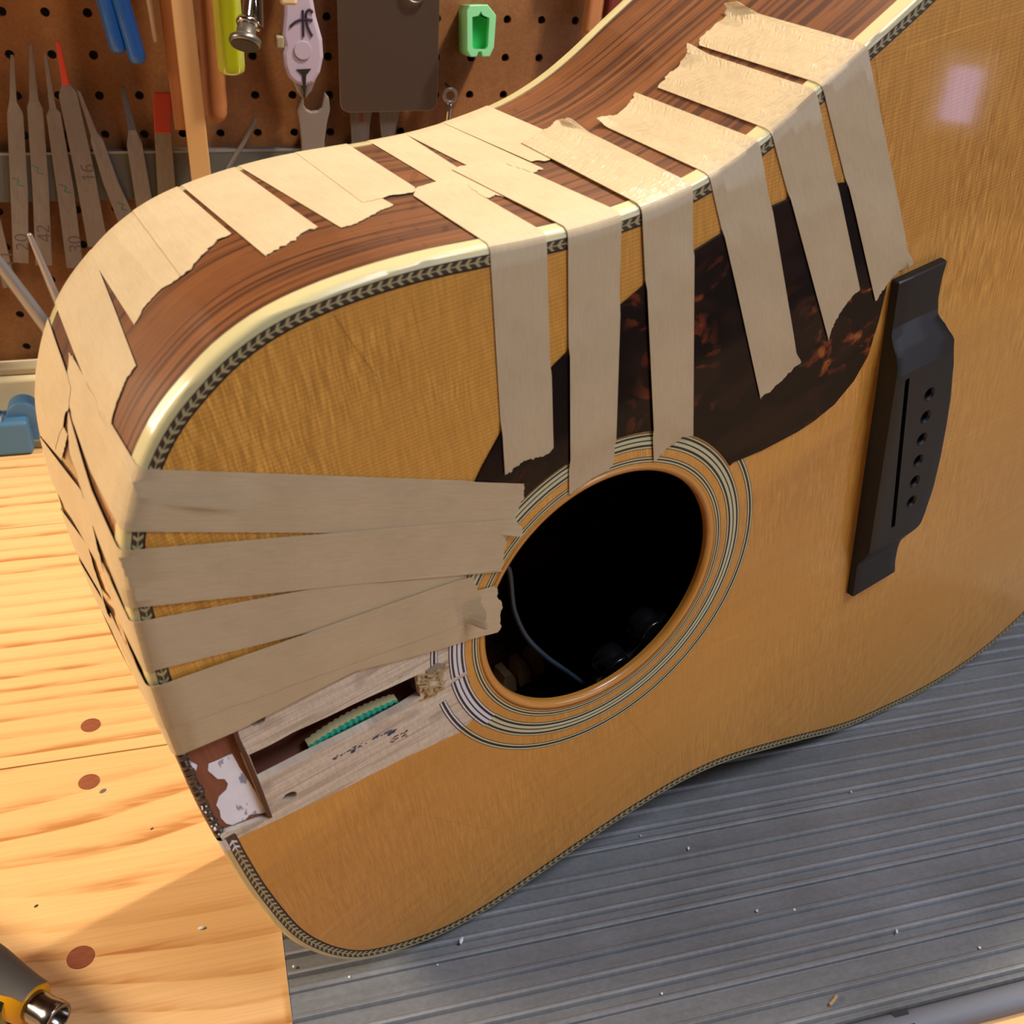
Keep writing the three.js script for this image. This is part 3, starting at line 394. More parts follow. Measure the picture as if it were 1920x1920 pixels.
function tape(o) {      // s: [a, b] where it crosses the edge; front: rows in (u, v) mm; side: rows in (s, d) mm; back: crosses the back edge instead
  const n = 44, id = ++tapeNo, lay = (o.layer || 0) * .00016 + .0002, r = .0023, jag = o.jag ?? .75, rows = [], S = (w) => mix(o.s[0], o.s[1], w) * MM;
  const at = (s, off, z) => { const q = atEdge(s, off, z); return q; };
  const lift = o.lift || (() => 0);
  const seq = [];                                           // rows of {pos, normal, t}
  const edgeRow = (fn) => Array.from({ length: n + 1 }, (_, k) => fn(k / n));
  const ragged = (k, t, a) => (k && k < n ? (fbm(k * .35, id * 5.3 + a * 50, 3) - .5) * 2.6 * jag * MM * t ** 10 : 0);
  const norm = (s) => { const e = onEdge(s); return [e.nx, e.ny, 0]; };
  const chain = (list, sub, place) => { for (let i = 0; i + 1 < list.length; i++) for (let j = (i ? 1 : 0); j <= sub; j++) { const t = j / sub; seq.push(Array.from({ length: n + 1 }, (_, k) => place(mix(list[i][k][0], list[i + 1][k][0], t), mix(list[i][k][1], list[i + 1][k][1], t), k / n, (i + t) / (list.length - 1)))); } };
  const zf = (s) => (o.back ? depthAt(onEdge(s).x) : 0), sg = o.back ? -1 : 1;
  // far part on the face (front or back)
  const foot = edgeRow((w) => { const q = at(S(w), -r, 0); return [q[0], q[1]]; });
  const ends = o.back ? [foot.map((p, k) => { const q = at(S(k / n), -.014, 0); return [q[0], q[1]]; })] : o.front.map((l, i) => resample(l, n, i === o.front.length - 1 ? jag : 0, id * 13).map((p) => [p[0] * MM, p[1] * MM]));
  const facelist = [foot, ...ends].reverse(), nsub = o.back ? 3 : 26 / (facelist.length - 1) | 0;
  chain(facelist, nsub, (u, v, w, t) => { if (!o.back) { const k = Math.round(w * n); u += ragged(k, 1 - t, 1); v += ragged(k, 1 - t, 2); } const l = lift(1 - t, w, 'front'); const h = lay + (o.back ? 0 : guardH(u, v)); return { p: [u, v, (o.back ? depthAt(u) : 0) - sg * (h + l)] }; });
  const fold = seq.length; for (let k = 1; k < 6; k++) { const a = Math.PI / 2 * k / 6; seq.push(edgeRow((w) => { const s = S(w), q = at(s, -r + (r + lay) * Math.sin(a), 0); return { p: [q[0], q[1], zf(s) + sg * (r - (r + lay) * Math.cos(a))] }; })); }
  const root = edgeRow((w) => [S(w), zf(S(w)) + sg * r]);
  const sideRows = [root, ...o.side.map((l, i) => resample(l, n, i === o.side.length - 1 ? jag : 0, id * 31).map((p) => [p[0] * MM, p[1] * MM]))];
  chain(sideRows, 26 / (sideRows.length - 1) | 0, (s, d, w, t) => { const k = Math.round(w * n); s += ragged(k, t, 3); d += ragged(k, t, 4); const q = at(s, lay + lift(t, w, 'side'), d); return { p: q }; });
  // thickness: upper skin, lower skin pulled in along the normal, rim
  let acc = 0; const lens = seq.map((row, i) => { if (i) { const a = row[n >> 1].p, b = seq[i - 1][n >> 1].p; acc += Math.hypot(a[0] - b[0], a[1] - b[1], a[2] - b[2]); } return acc; });
  const up = gridMesh(seq.map((row, i) => row.map((q, k) => [...q.p, k / n * .019, lens[i] - lens[fold]])));
  { const p = up.attributes.position, nn = up.attributes.normal; const N = p.count, c = n + 1; let dot = 0; const mid = (seq.length >> 1) * c + (n >> 1); // make the normals point away from the body
    const m = seq.length - 4, s = S(.5), e = onEdge(s); const q = (seq.length - 3) * c + (n >> 1); if (nn.getX(q) * e.nx + nn.getY(q) * e.ny < 0) { const a = Array.from(up.index.array); for (let i = 0; i < a.length; i += 3) { const t = a[i]; a[i] = a[i + 1]; a[i + 1] = t; } up.setIndex(a); up.computeVertexNormals(); }
    const P = Array.from(p.array), UV = Array.from(up.attributes.uv.array), ix = Array.from(up.index.array), NN = up.attributes.normal; const th = .00014;
    for (let i = 0; i < N; i++) { P.push(p.getX(i) - NN.getX(i) * th, p.getY(i) - NN.getY(i) * th, p.getZ(i) - NN.getZ(i) * th); UV.push(UV[2 * i], UV[2 * i + 1]); }
    const a = ix.length; for (let i = 0; i < a; i += 3) ix.push(ix[i] + N, ix[i + 2] + N, ix[i + 1] + N);
    const R0 = seq.length; const wall = (A2, B2) => ix.push(A2, A2 + N, B2, B2, A2 + N, B2 + N);
    for (let i = 0; i + 1 < R0; i++) { wall(i * c, (i + 1) * c); wall((i + 1) * c + n, i * c + n); } for (let k = 0; k < n; k++) { wall(k + 1, k); wall((R0 - 1) * c + k, (R0 - 1) * c + k + 1); }
    const g = new THREE.BufferGeometry(); g.setAttribute('position', new THREE.Float32BufferAttribute(P, 3)); g.setAttribute('uv', new THREE.Float32BufferAttribute(UV, 2)); g.setIndex(ix);
    const gg = toCreasedNormals(g, .9); gg.computeBoundingBox(); const C = gg.boundingBox.getCenter(V3()); gg.translate(-C.x, -C.y, -C.z);
    const me = new THREE.Mesh(gg, o.mat || M.tape); me.name = numbered('masking_tape_strip'); me.quaternion.copy(GQ); me.position.copy(C.applyMatrix4(GM)); me.castShadow = me.receiveShadow = true; scene.add(me); tag(me, o.label, 'tape strip', 'masking tape strips on the guitar'); }
}
const G1 = 'masking tape strip ';
const bumpAt = (f, T, Wc, st, sw, h) => (t, w, side) => (side === f ? h * Math.exp(-(((t - T) / st) ** 2) - (((w - Wc) / sw) ** 2)) : 0);
// over the treble edge, hanging down the top
tape({ s: [242, 260.5], layer: 1, front: [[[-35.7,-72.4],[-33.8,-72.5],[-31.7,-73.7],[-28.2,-74.4],[-23.8,-73.6],[-19.4,-72.9],[-17.2,-74.2]]], side: [[[242.9,44.9],[246.8,50],[254.2,53.1],[259.5,52.4],[262.2,46],[260.8,36]]], label: G1 + 'hanging down the top, first from the neck, torn end on pickguard' });
tape({ s: [267.6, 286.3], layer: 2, front: [[[-12.1,-52.4],[-8.6,-52.9],[-5.7,-53.9],[-2.5,-54.7],[1,-54.5],[4.3,-54.7],[6.6,-56.7]]], side: [[[265.2,60.6],[269,61.8],[273,61.2],[278.2,60.7],[282,56],[283.9,45]]], label: G1 + 'hanging down to touch the sound hole rim, second from the neck' });
tape({ s: [293.6, 312.5], layer: 3, front: [[[23.4,-49.2],[26.2,-50.9],[29.5,-52.3],[33.5,-53.4],[36.6,-53.6],[40.2,-53.2]]], side: [[[295.5,66.6],[299,68],[303,69],[308.6,69.5],[313.4,72.6],[315.6,66]]], mat: M.crepe, lift: (t, w, f) => (f === 'side' ? .0018 * sstep(.8, 1, t) * sstep(.7, 1, w) : 0), label: G1 + 'hanging down onto the rosette, third from the neck' });
tape({ s: [319.5, 339.2], layer: 1, front: [[[58.4,-100.7],[72,-88],[85.5,-75.6]], [[71.8,-54.1],[72.8,-55.8],[75.6,-55.8],[80.3,-57.9],[85.3,-60.4],[88.5,-64.2]]], side: [[[321.1,58],[324.7,58.5],[326.9,56.9],[330,56.4],[335,57.6],[339.8,60.6]]], mat: M.crepe, lift: (t, w, f) => (f === 'side' ? .0016 * sstep(.9, 1, t) * sstep(.3, 0, w) : .0018 * sstep(.86, 1, t) * sstep(.75, 1, w)), label: G1 + 'hanging down to the middle of the pickguard, fourth from the neck' });
tape({ s: [344.3, 363.5], layer: 1, front: [[[103.7,-66.2],[104.7,-71.1],[107.8,-75.8],[110.8,-78.4],[113.8,-80.5],[117,-82.1]]], side: [[[344.9,54.7],[348.9,55.9],[352,56.6],[356,55.4],[361,56.4],[364.2,59.5]]], mat: M.crepe, lift: (t, w, f) => (f === 'side' ? .002 * sstep(.8, 1, t) * sstep(.5, 1, w) : 0), label: G1 + 'with a long pointed torn end on the pickguard, second from the bridge' });
tape({ s: [366.1, 385.4], layer: 1, front: [[[110.1,-112.7],[124,-104],[138.3,-95.7]], [[126.1,-74.2],[129.4,-77.3],[133.7,-79.9],[139.1,-81.6],[142.4,-84]]], side: [[[366.5,57],[370,59.4],[376.2,59.6],[381.3,59.5],[386,64],[386.5,58.5]]], mat: M.crepe, lift: (t, w, f) => (f === 'side' ? .002 * sstep(.8, 1, t) * sstep(.55, 1, w) : .0022 * sstep(.75, .96, t) * sstep(.72, 1, w)), label: G1 + 'nearest the black bridge, its torn end just above it' });
// round the neck end, across the top towards the sound hole
tape({ s: [127.2, 108.7], layer: 1, front: [[[-29.2,-65.7],[-29.7,-61.4],[-30.8,-58.7],[-32.1,-55.8],[-33.2,-53.2],[-32.2,-50],[-33,-46.3]]], side: [[[128.3,40],[110.3,29]], [[129.4,62],[129.3,67.1],[127.6,65.5],[124.3,62.7],[119.2,57.3],[115.2,49.8]]], lift: (t, w, f) => (f === 'front' ? .0012 * sstep(0, .06, t) * Math.exp(-(((t - .13) / .1) ** 2) - (((w - .52 - (t - .13) * .5) / .07) ** 2)) + .0008 * Math.exp(-(((t - .4) / .05) ** 2) - (((w - .32) / .12) ** 2)) + .002 * sstep(.93, 1, t) * sstep(.7, 1, w) : 0), label: G1 + 'across the top from the neck end, uppermost of the fan' });
tape({ s: [103.1, 84.1], layer: 3, front: [[[-37.7,-55.4],[-36.5,-51.4],[-37.2,-48.6],[-37.9,-46.2],[-39.2,-41.8],[-40.1,-37.3],[-40.9,-33.7],[-43.1,-36.6]]], side: [[[106.6,26],[94,24]], [[116.4,54.9],[113,53],[109,50.5],[106,47.5],[103.5,41],[100,34]]], label: G1 + 'across the top to the sound hole edge, second in the fan' });
tape({ s: [79.1, 60.7], layer: 2, front: [[[-55.5,-47.1],[-54.8,-43.2],[-54.6,-40.3],[-53.6,-36],[-53.2,-32]]], side: [[[84,23],[80,24],[75,25],[70,26],[64,25]]], label: G1 + 'third in the fan, with a short torn end before the rosette' });
tape({ s: [55.2, 37.5], layer: 5, front: [[[-68.2,-41.6],[-64,-32],[-62,-21]], [[-52.3,-39],[-51.5,-35.5],[-50.5,-30.5],[-51.2,-25.6],[-53,-20.6]]], side: [[[58,34],[52,36],[46,35],[40,36]]], lift: (t, w, f) => (f === 'front' ? .0065 * sstep(.72, 1, t) * sstep(.35, 1, w) ** 1.3 + .0008 * sstep(.8, 1, t) : 0), label: G1 + 'in the fan with a curled loose end lifting over the lowest strip' });
tape({ s: [43.8, 25.5], layer: 4, front: [[[-131.4,-41.1],[-134,-32],[-139,-23.8]], [[-98,-41.4],[-98,-33],[-98.3,-23.8]], [[-72,-37.6],[-71,-26],[-69.2,-14.7]], [[-44,-29.2],[-43.3,-25.3],[-43.5,-23.5],[-42,-18],[-43.5,-13.8],[-43.5,-10.2],[-45.3,-7.9],[-47.5,-9.6]]], side: [[[44,30],[38,32],[32,30],[26,33]]], lift: (t, w, f) => (f === 'front' ? -.0004 * sstep(.9, 1, t) : 0), label: G1 + 'lowest of the fan, over bare wood and jutting into the hole' });
// over the back edge, torn ends on the rosewood side
const B = (s, end, layer, label, extra = {}) => tape({ back: true, s, side: [...(extra.mid || []), end], layer, jag: extra.jag, lift: extra.lift, label: G1 + label });
B([286.7, 306.5], [[289.3,50.8],[290.8,50.6],[294.2,47.7],[300,53],[307.5,58]], 1, 'over the back edge at the waist, next to bare rosewood');
B([270.6, 286.7], [[272,51],[278.3,45.5],[283.9,43.7],[289,43.7]], 0, 'over the back edge, tucked under the second hanging strip');
B([256.1, 270.6], [[255.4,33.2],[259.8,32.9],[265.1,33.6],[266.2,31.2]], 0, 'over the back edge, meeting the first hanging strip');
B([228.8, 247.9], [[226.7,45.6],[230.7,46.1],[237.7,47.7],[244.5,47.3],[246.8,51.1]], 1, 'over the back edge, first neckward of the wide rosewood gap');
B([208.6, 230.3], [[213.2,32],[217.5,32.3],[222.2,34.3],[228.2,37.9],[233.9,40.5]], 0, 'over the back edge, its slanting torn end tucked under a neighbour');
B([188.9, 207.2], [[189.6,29.9],[194.2,31.6],[199.1,32.9],[203.5,36.2],[208.2,36.4]], 0, 'over the back edge between two thin red brown gaps');
B([171.8, 187.6], [[168.8,42.7],[171.1,42.7],[173.5,44.2],[176,45.9],[179.7,47.7],[183.6,50.7],[187.7,50.6]], 1, 'over the back edge, just below the first thin gap of the shoulder');
B([153.3, 173], [[150.5,41.5],[154.7,43.5],[157.9,44.3],[163,44],[167.1,43],[169.6,43.4]], 0, 'over the back edge at the shoulder, above a rosewood wedge');
B([135.1, 154.5], [[124.8,24.3],[127.4,23.4],[132.3,24.9],[136.1,25.7],[139.9,26.8],[144,26.5]], 1, 'over the back edge, the long one below the rosewood wedge', { mid: [[[128.3,47.8],[149.2,58]]] });
B([110.9, 129.7], [[97.9,66.9],[104,62],[110.1,57.5],[114,57.7],[117.1,54.8],[118.5,56.3],[121.9,56.7],[124,62]], 2, 'over the back edge above the bench, lapped under the pointed strip');
B([90.9, 110.4], [[98,60],[104.6,55],[110,53]], 1, 'over the back edge, half hidden below the lapped one');
B([72.6, 90.2], [[78,24],[84,25.5],[90,26.4],[96,27.5],[102,27.5]], 2, 'over the back edge, lower on the neck end beside the bench');
B([46, 62], [[56,42],[62,45],[68,46],[76,45]], 1, 'over the back edge, second lowest, with a loose torn flap', { lift: (t, w, f) => (f === 'side' ? .0006 * sstep(.8, 1, t) * sstep(.2, .0, w) : 0) });
B([22, 40], [[34,40],[40,42],[46,42],[52,43]], 1, 'over the back edge, lowest of all near the bench', { lift: (t, w, f) => (f === 'side' ? .0006 * sstep(.85, 1, t) * sstep(.8, 1, w) : 0) });

// ================================================================ tools on the pegboard
const font = await new FontLoader().loadAsync('fonts/droid/droid_sans_regular.typeface.json');
const bp = (pts) => pts.map((p) => [p[0] * MM, .9 + p[1] * MM]);
function onBoard(name, label, category, x, y, z, group) { const g = thing(name, label, category, [x * MM, .9 + y * MM, z], group); g.userData.ox = 0; delete g.userData.ox; return { g, loc: (pts) => pts.map((p) => [(p[0] - x) * MM, (p[1] - y) * MM]), L: (px, py, pz) => [(px - x) * MM, (py - y) * MM, pz - z] }; }
{ const t = onBoard('magnetic_bar', 'dark grey magnetic tool bar fixed across the pegboard', 'tool bar', 120, 157, .0005);
  part('bar', box(.62, .033, .0085, 0, .0168, .0045, .001), std({ color: 0x50504a, roughness: .5 }), t.g);
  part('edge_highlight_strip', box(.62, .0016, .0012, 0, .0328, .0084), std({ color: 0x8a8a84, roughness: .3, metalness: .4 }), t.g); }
const FILES = [
  { l: 'flat nut file at the edge of the row, marked 11', blade: [[-33, 190], [-23.5, 190], [-24, 152], [-22.3, 99], [-31, 97]], tang: null, text: ['11', -25.5, 112] },
  { l: 'flat nut file marked 20, standing second in the row', blade: [[-4, 224], [0.4, 223], [3, 216], [-3, 165], [-11.3, 114.8], [-21, 116], [-14, 165], [-6.7, 216.3]], tang: [[1.9, 252], [3.7, 252], [.4, 223], [-4, 223]], text: ['20', -13.2, 124], mark: [-8, 172] },
  { l: 'flat nut file marked 42, partly behind the raised metal rod', blade: [[8.2, 224.6], [13.9, 224.5], [15.7, 219.5], [11, 170], [3.7, 112.9], [-7, 113.4], [0, 165], [6.2, 220.6]], tang: [[14.2, 258.5], [15.7, 258.5], [13.9, 224.5], [8.2, 224.6]], text: ['42', 1.8, 130], mark: [5.5, 180] },
  { l: 'flat nut file marked 30, third full blade of the row', blade: [[19.6, 219.5], [23.8, 219.5], [26, 216.6], [26.4, 165], [24.2, 110.8], [13.2, 110.5], [15.5, 165], [17, 215]], tang: [[21.7, 252.8], [23.4, 252.9], [23.8, 219.5], [19.6, 219.5]], text: ['30', 21, 121.5], mark: [20.8, 167] },
  { l: 'flat file with a bright red dipped tang', blade: [[30.2, 236], [33.8, 236], [38, 229.5], [41.4, 180], [43, 126], [29.6, 125.5], [28.6, 180], [26.7, 228]], red: [[29.9, 260.2], [32.6, 260.2], [34.2, 234], [29.9, 234]], text: ['16', 36.8, 171] },
  { l: 'slim flat file leaning behind the guitar, right of the red tanged file', blade: [[42.6, 202.2], [46.8, 203.9], [49.9, 199.4], [56, 170], [64, 143], [52.3, 142], [46, 170], [42, 198.4]], tang: [[38.4, 231], [40.4, 230], [46.8, 203.9], [42.6, 202.2]], mark: [56, 154] },
  { l: 'flat file with a dark blue grey tang', blade: [[64.6, 196], [67.1, 206], [71.5, 206], [74.5, 197.3], [77, 150], [65.6, 150]], blue: [[65.5, 232.8], [68.1, 232.7], [72, 205], [66.8, 205]] },
  { l: 'square ended file with a broad dull red dipped end', blade: [[83.5, 206], [94.2, 206], [92.6, 150], [80, 150]], red: [[86.6, 229.8], [95.8, 229.8], [96.7, 227], [94.4, 203.5], [83.3, 203.5], [85.2, 227]] },
];
FILES.forEach((f, i) => { const x0 = f.blade.reduce((a, p) => a + p[0], 0) / f.blade.length, y0 = Math.min(...f.blade.map((p) => p[1])); const t = onBoard('nut_file', f.l, 'file', x0, y0, .0095 + .0004 * i, 'files standing on the magnetic bar');
  const g = poly(t.loc(f.blade), .0016, .0003); part('blade', g, M.steel, t.g);
  if (f.tang) part('tang', poly(t.loc(f.tang), .0014, .0002, .0001), M.steel, t.g);
  if (f.red) part('dipped_tang', poly(t.loc(f.red), .0026, .0006, -.0004), std({ color: i === 4 ? 0xd0402a : 0xa8331e, roughness: .5 }), t.g, 'red plastic dipped end');
  if (f.blue) part('tang', poly(t.loc(f.blue), .0016, .0003), std({ color: 0x4a4c52, roughness: .5 }), t.g, 'dark blue grey tang');
  if (f.text) { const tg = new TextGeometry(f.text[0], { font, size: .0082, depth: .0001, curveSegments: 4 }); tg.rotateZ(Math.PI / 2 - .06); const q = t.L(f.text[1] + 4, f.text[2], 0); tg.translate(q[0], q[1], .00162); part('size_number', tg, std({ color: 0x5a4c46, roughness: .7 }), t.g, 'stamped size number'); }
  if (f.mark) { const q = t.L(f.mark[0], f.mark[1], 0); const k = tube([[q[0] - .003, q[1] + .003, 0], [q[0] + .001, q[1] + .001, 0], [q[0] - .0005, q[1] - .0015, 0], [q[0] + .0035, q[1] - .003, 0]], .0006, 6); k.scale(1, 1, .1); k.translate(0, 0, .00165); part('pen_mark', k, std({ color: 0x50685a, roughness: .8 }), t.g, 'faded green pen mark'); } });

const wood1 = std({ map: handleWood([196, 148, 92], [214, 170, 112], 20), roughness: .7 }), wood2 = std({ map: handleWood([158, 98, 56], [178, 116, 70], 14), roughness: .6 });
{ const t = onBoard('wooden_stick', 'long square pale wooden stick hanging in front of the pegboard', 'stick', 111, 150, .04);
  const g = box(.0128, .30, .012, 0, .15, .006, .0008); g.rotateZ(.012); part('stick_body', g, wood1, t.g); part('hanging_eye', new THREE.TorusGeometry(.006, .0014, 8, 20).translate(-.004, .306, .006), M.iron, t.g); }
{ const t = onBoard('flat_wood_strip', 'narrow flat brown wood strip hanging behind the pale stick', 'stick', 102, 209, .022);
  part('strip_body', box(.0078, .2, .006, -.001, .1, .003, .001).rotateZ(.015), wood2, t.g); part('hanging_eye', new THREE.TorusGeometry(.004, .001, 8, 20).translate(-.003, .203, .003), M.iron, t.g); }
{ const t = onBoard('dowel_handle', 'round ended orange brown wooden handle hanging by the pale stick', 'handle', 124, 214, .022);
  const g = turned([0, 0, .008], [.0055, .2, .008], [[0, 0], [.004, .003], [.012, .0055], [.03, .0072], [.06, .0076], [.5, .0074], [1, .006]]); part('handle_body', g, wood2, t.g); part('blade', rod([.0055, .2, .008], [.007, .29, .008], .002, .002, 10), M.iron, t.g); }
{ const t = onBoard('screwdriver', 'yellow green translucent fluted screwdriver handle', 'screwdriver', 135.5, 250, .045);
  const rows = []; for (let k = 0; k <= 14; k++) { const y = k / 14, r0 = [0, .0048, .0070, .0078, .0081, .0082, .0083, .0083, .0084, .0084, .0084, .0084, .0083, .0079, .006][k], yy = [0, .0002, .0012, .0026, .006, .02, .04, .05, .06, .07, .08, .085, .09, .094, .098][k]; rows.push(Array.from({ length: 49 }, (_, i) => { const a = i / 48 * Math.PI * 2, r = r0 * (1 + (k > 2 ? .05 : 0) * Math.cos(a * 6)); return [r * Math.cos(a), yy, .009 + r * Math.sin(a)]; })); }
  part('handle', gridMesh(rows), phy({ color: 0xc2c81e, roughness: .22, clearcoat: .8, transmission: .35, thickness: .016, ior: 1.45, attenuationColor: new THREE.Color(0xb4c020), attenuationDistance: .012 }), t.g, 'yellow green plastic handle');
  part('shaft', rod([0, .096, .009], [.001, .21, .009], .0032, .0032, 16), M.chrome, t.g); }
{ const t = onBoard('screw_clamp', 'small chrome screw clamp with a round dark foot pad', 'clamp', 141, 276, .105);
  const ax = V3(-.20, -.80, .56).normalize(), P0 = V3(0, .004, .014), Q = (d, sx = 0, sy = 0, sz = 0) => { const v = P0.clone().addScaledVector(ax, -d); return [v.x + sx, v.y + sy, v.z + sz]; };
  part('foot_pad', turned(Q(0), Q(.012), [[0, 0], [0, .0082], [.12, .0092], [.3, .0090], [.42, .0072], [.48, .0056], [1, .0052], [1, 0]], 36), std({ color: 0x8a8680, metalness: .8, roughness: .32 }), t.g, 'round dark grey foot pad');
  part('pad_face', turned(Q(-.0004), Q(.0006), [[0, 0], [0, .0078], [1, .0078], [1, 0]], 36), std({ color: 0x3c3a38, roughness: .7 }), t.g);
  part('collar', turned(Q(.0115), Q(.0155), [[0, 0], [0, .0058], [.5, .0064], [1, .0056], [1, 0]], 24), M.chrome, t.g);
  { const prof = []; for (let k = 0; k <= 60; k++) prof.push([k / 60, .0031 + .0004 * (k % 2)]); part('threaded_rod', turned(Q(.015), Q(.075), prof, 18), M.chrome, t.g); }
  part('clamp_arm', rod([.0095, .012, .004], [.0135, .075, -.012], .0026, .0026, 14), M.chrome, t.g);
  part('arm_link', rod(Q(.014), [.0095, .012, .004], .0022, .0028, 12), M.chrome, t.g);
  part('nut', turned(Q(.030), Q(.037), [[0, 0], [0, .0068], [1, .0068], [1, 0]], 6), M.iron, t.g); }
{ const t = onBoard('cutting_pliers', 'pale lilac handled cutting pliers hanging jaws down, with a dark pen mark', 'pliers', 183.5, 227, .016), lil = std({ color: 0xb3a3b4, roughness: .55 });
  const body = [[170.2, 268], [171.6, 262], [170, 257], [170.5, 249], [173, 242], [177.5, 238], [183.5, 236], [190, 238.5], [194.4, 245], [197, 255], [196.6, 266], [193, 280], [190, 300], [198, 330], [203, 390], [197, 394], [190, 350], [185, 318], [180, 330], [172, 392], [166, 390], [168, 340], [173, 300], [172, 280]];
  part('handles', poly(t.loc(body), .011, .0025), lil, t.g, 'lilac dipped handles and body');
  for (const s of [-1, 1]) part('jaw', poly(t.loc(s < 0 ? [[174, 243], [178, 233], [182.4, 227.6], [183.0, 240], [181.5, 247]] : [[193, 243], [188.5, 233], [183.4, 227.6], [183.8, 240], [186, 247]]), .009, .002, .001), std({ color: 0x8f8680, metalness: .5, roughness: .4 }), t.g, 'bare steel jaw');
  part('jaw_gap', poly(t.loc([[178.5, 247.5], [188.5, 248], [185, 244], [183.8, 232], [182.8, 232], [182, 244]]), .0006, 0, .0108), std({ color: 0x1c1612, roughness: .9 }), t.g);
  part('pivot', new THREE.CylinderGeometry(.0056, .0058, .0012, 32).rotateX(Math.PI / 2).translate(0, .0325, .0114), lil, t.g);
  part('spring_knob', box(.0055, .008, .010, -.0145, .037, .006, .0015), std({ color: 0x9a8c6c, roughness: .5 }), t.g, 'small brass coloured stop');
  const ink = std({ color: 0x2a1c34, roughness: .7 }), st = (pts) => tube(pts.map(([x, y]) => [...t.L(x, y, 0).slice(0, 2), .0112]), .0008, 8);
  part('pen_mark', join([st([[176, 274], [180, 277], [185, 278.5], [190.5, 278]]), st([[184.6, 284], [184.4, 276], [184.2, 268]]), st([[191, 282.6], [189, 284.2], [187, 283], [186.6, 277], [188, 272], [190, 268.4]])]), ink, t.g, 'dark ink strokes');
}
{ const t = onBoard('open_wrench', 'grey open ended wrench standing below the pliers', 'wrench', 190, 150, .009);
  part('wrench_body', poly(t.loc([[182, 150], [181, 195], [180.2, 209], [178.8, 218], [180.4, 223], [184.2, 225.5], [184.0, 221], [185.6, 218.2], [189, 216.6], [193.4, 217.2], [196, 219.5], [197, 223.5], [198.4, 229.5], [201.4, 226], [202.0, 218], [199.4, 209], [197.2, 196], [197, 150]]), .0045, .001), std({ color: 0x8d8076, metalness: .3, roughness: .45 }), t.g); }
{ const t = onBoard('card_scraper', 'large dark steel plate with rounded lower corners hanging on a hook', 'scraper', 242.6, 217, .016), r = 6.5, pts = [[208, 330], [208.2, 217 + r]]; for (let k = 0; k <= 6; k++) { const a = Math.PI + Math.PI / 2 * k / 6; pts.push([208.4 + r + r * Math.cos(a), 217 + r + r * Math.sin(a)]); } for (let k = 0; k <= 6; k++) { const a = -Math.PI / 2 + Math.PI / 2 * k / 6; pts.push([277 - r + r * Math.cos(a), 218 + r + r * Math.sin(a)]); } pts.push([277.2, 330]);
  part('plate', poly(t.loc(pts), .0016, .0004), std({ color: 0x8f857a, metalness: .9, roughness: .3 }), t.g);
  part('hook_ring', new THREE.TorusGeometry(.0075, .0009, 8, 28).translate(.0175, .079, .004), M.iron, t.g); }
{ const t = onBoard('steel_gauge', 'two grey steel fork prongs showing below the dark plate', 'gauge', 235, 190, .0075);
  part('prong', poly(t.loc([[217, 190], [216.2, 220], [232.5, 220], [230, 205], [229, 190]]), .002, .0004), M.steel, t.g); part('prong', poly(t.loc([[239, 190], [236.6, 220], [253.4, 220], [249, 205], [246, 190]]), .002, .0004), M.steel, t.g);
  part('red_stamp', box(.003, .006, .0002, -.0108, .0215, .0021), std({ color: 0x8a4a44, roughness: .7 }), t.g); }
{ const t = onBoard('green_holder', 'small green plastic hook sleeve with an open end', 'holder', 301.5, 258, 0);
  const o = [[292.4, 262], [291.2, 287], [293, 290.4], [305.4, 291], [311.6, 284.6], [311.2, 264.5], [308.4, 258.4], [303.4, 258.2], [302.4, 261.4], [300.4, 261.4], [299.2, 258.2], [295.2, 258.2]], inn = [[295.6, 264.4], [294.6, 283.6], [299, 284.6], [301, 287.6], [302.8, 284.8], [307.6, 283.2], [307.4, 265], [305.6, 262.8], [297, 262.8]];
  const s = new THREE.Shape(t.loc(o).map((p) => new THREE.Vector2(...p))); s.holes.push(new THREE.Path(t.loc(inn).map((p) => new THREE.Vector2(...p))));
  const g = new THREE.ExtrudeGeometry(s, { depth: .036, bevelEnabled: true, bevelThickness: .0006, bevelSize: .0005, bevelOffset: -.0005, bevelSegments: 2 }); g.translate(-.0, 0, .0006);
  { const p = g.attributes.position; for (let i = 0; i < p.count; i++) { const f = 1 - p.getZ(i) / .038; p.setX(i, p.getX(i) * (1 - .12 * f) + .002 * f); p.setY(i, p.getY(i) - .006 * f); } g.computeVertexNormals(); }
  part('sleeve', g, phy({ color: 0x9df2b4, roughness: .4, transmission: .25, thickness: .003 }), t.g); part('sleeve_floor', poly(t.loc(inn), .002, 0, .026).translate(.001, -.003, 0), std({ color: 0x2cc062, roughness: .6 }), t.g); }
{ const t = onBoard('ring_wrench', 'thin chrome eye hook hanging near the green sleeve', 'hook', 286, 200, .016);
  part('eye', new THREE.TorusGeometry(.0045, .0014, 10, 28).translate(.0005, .028, 0), std({ color: 0x9a8c80, metalness: .5, roughness: .35 }), t.g); part('shank', turned([.0003, .024, 0], [-.0015, 0, 0], [[0, .0012], [.1, .0026], [.3, .0022], [1, .0022]], 14), M.chrome, t.g); part('board_pin', rod([.0005, .0325, -.014], [.0005, .0325, 0], .0012, .0012, 8), M.iron, t.g); }
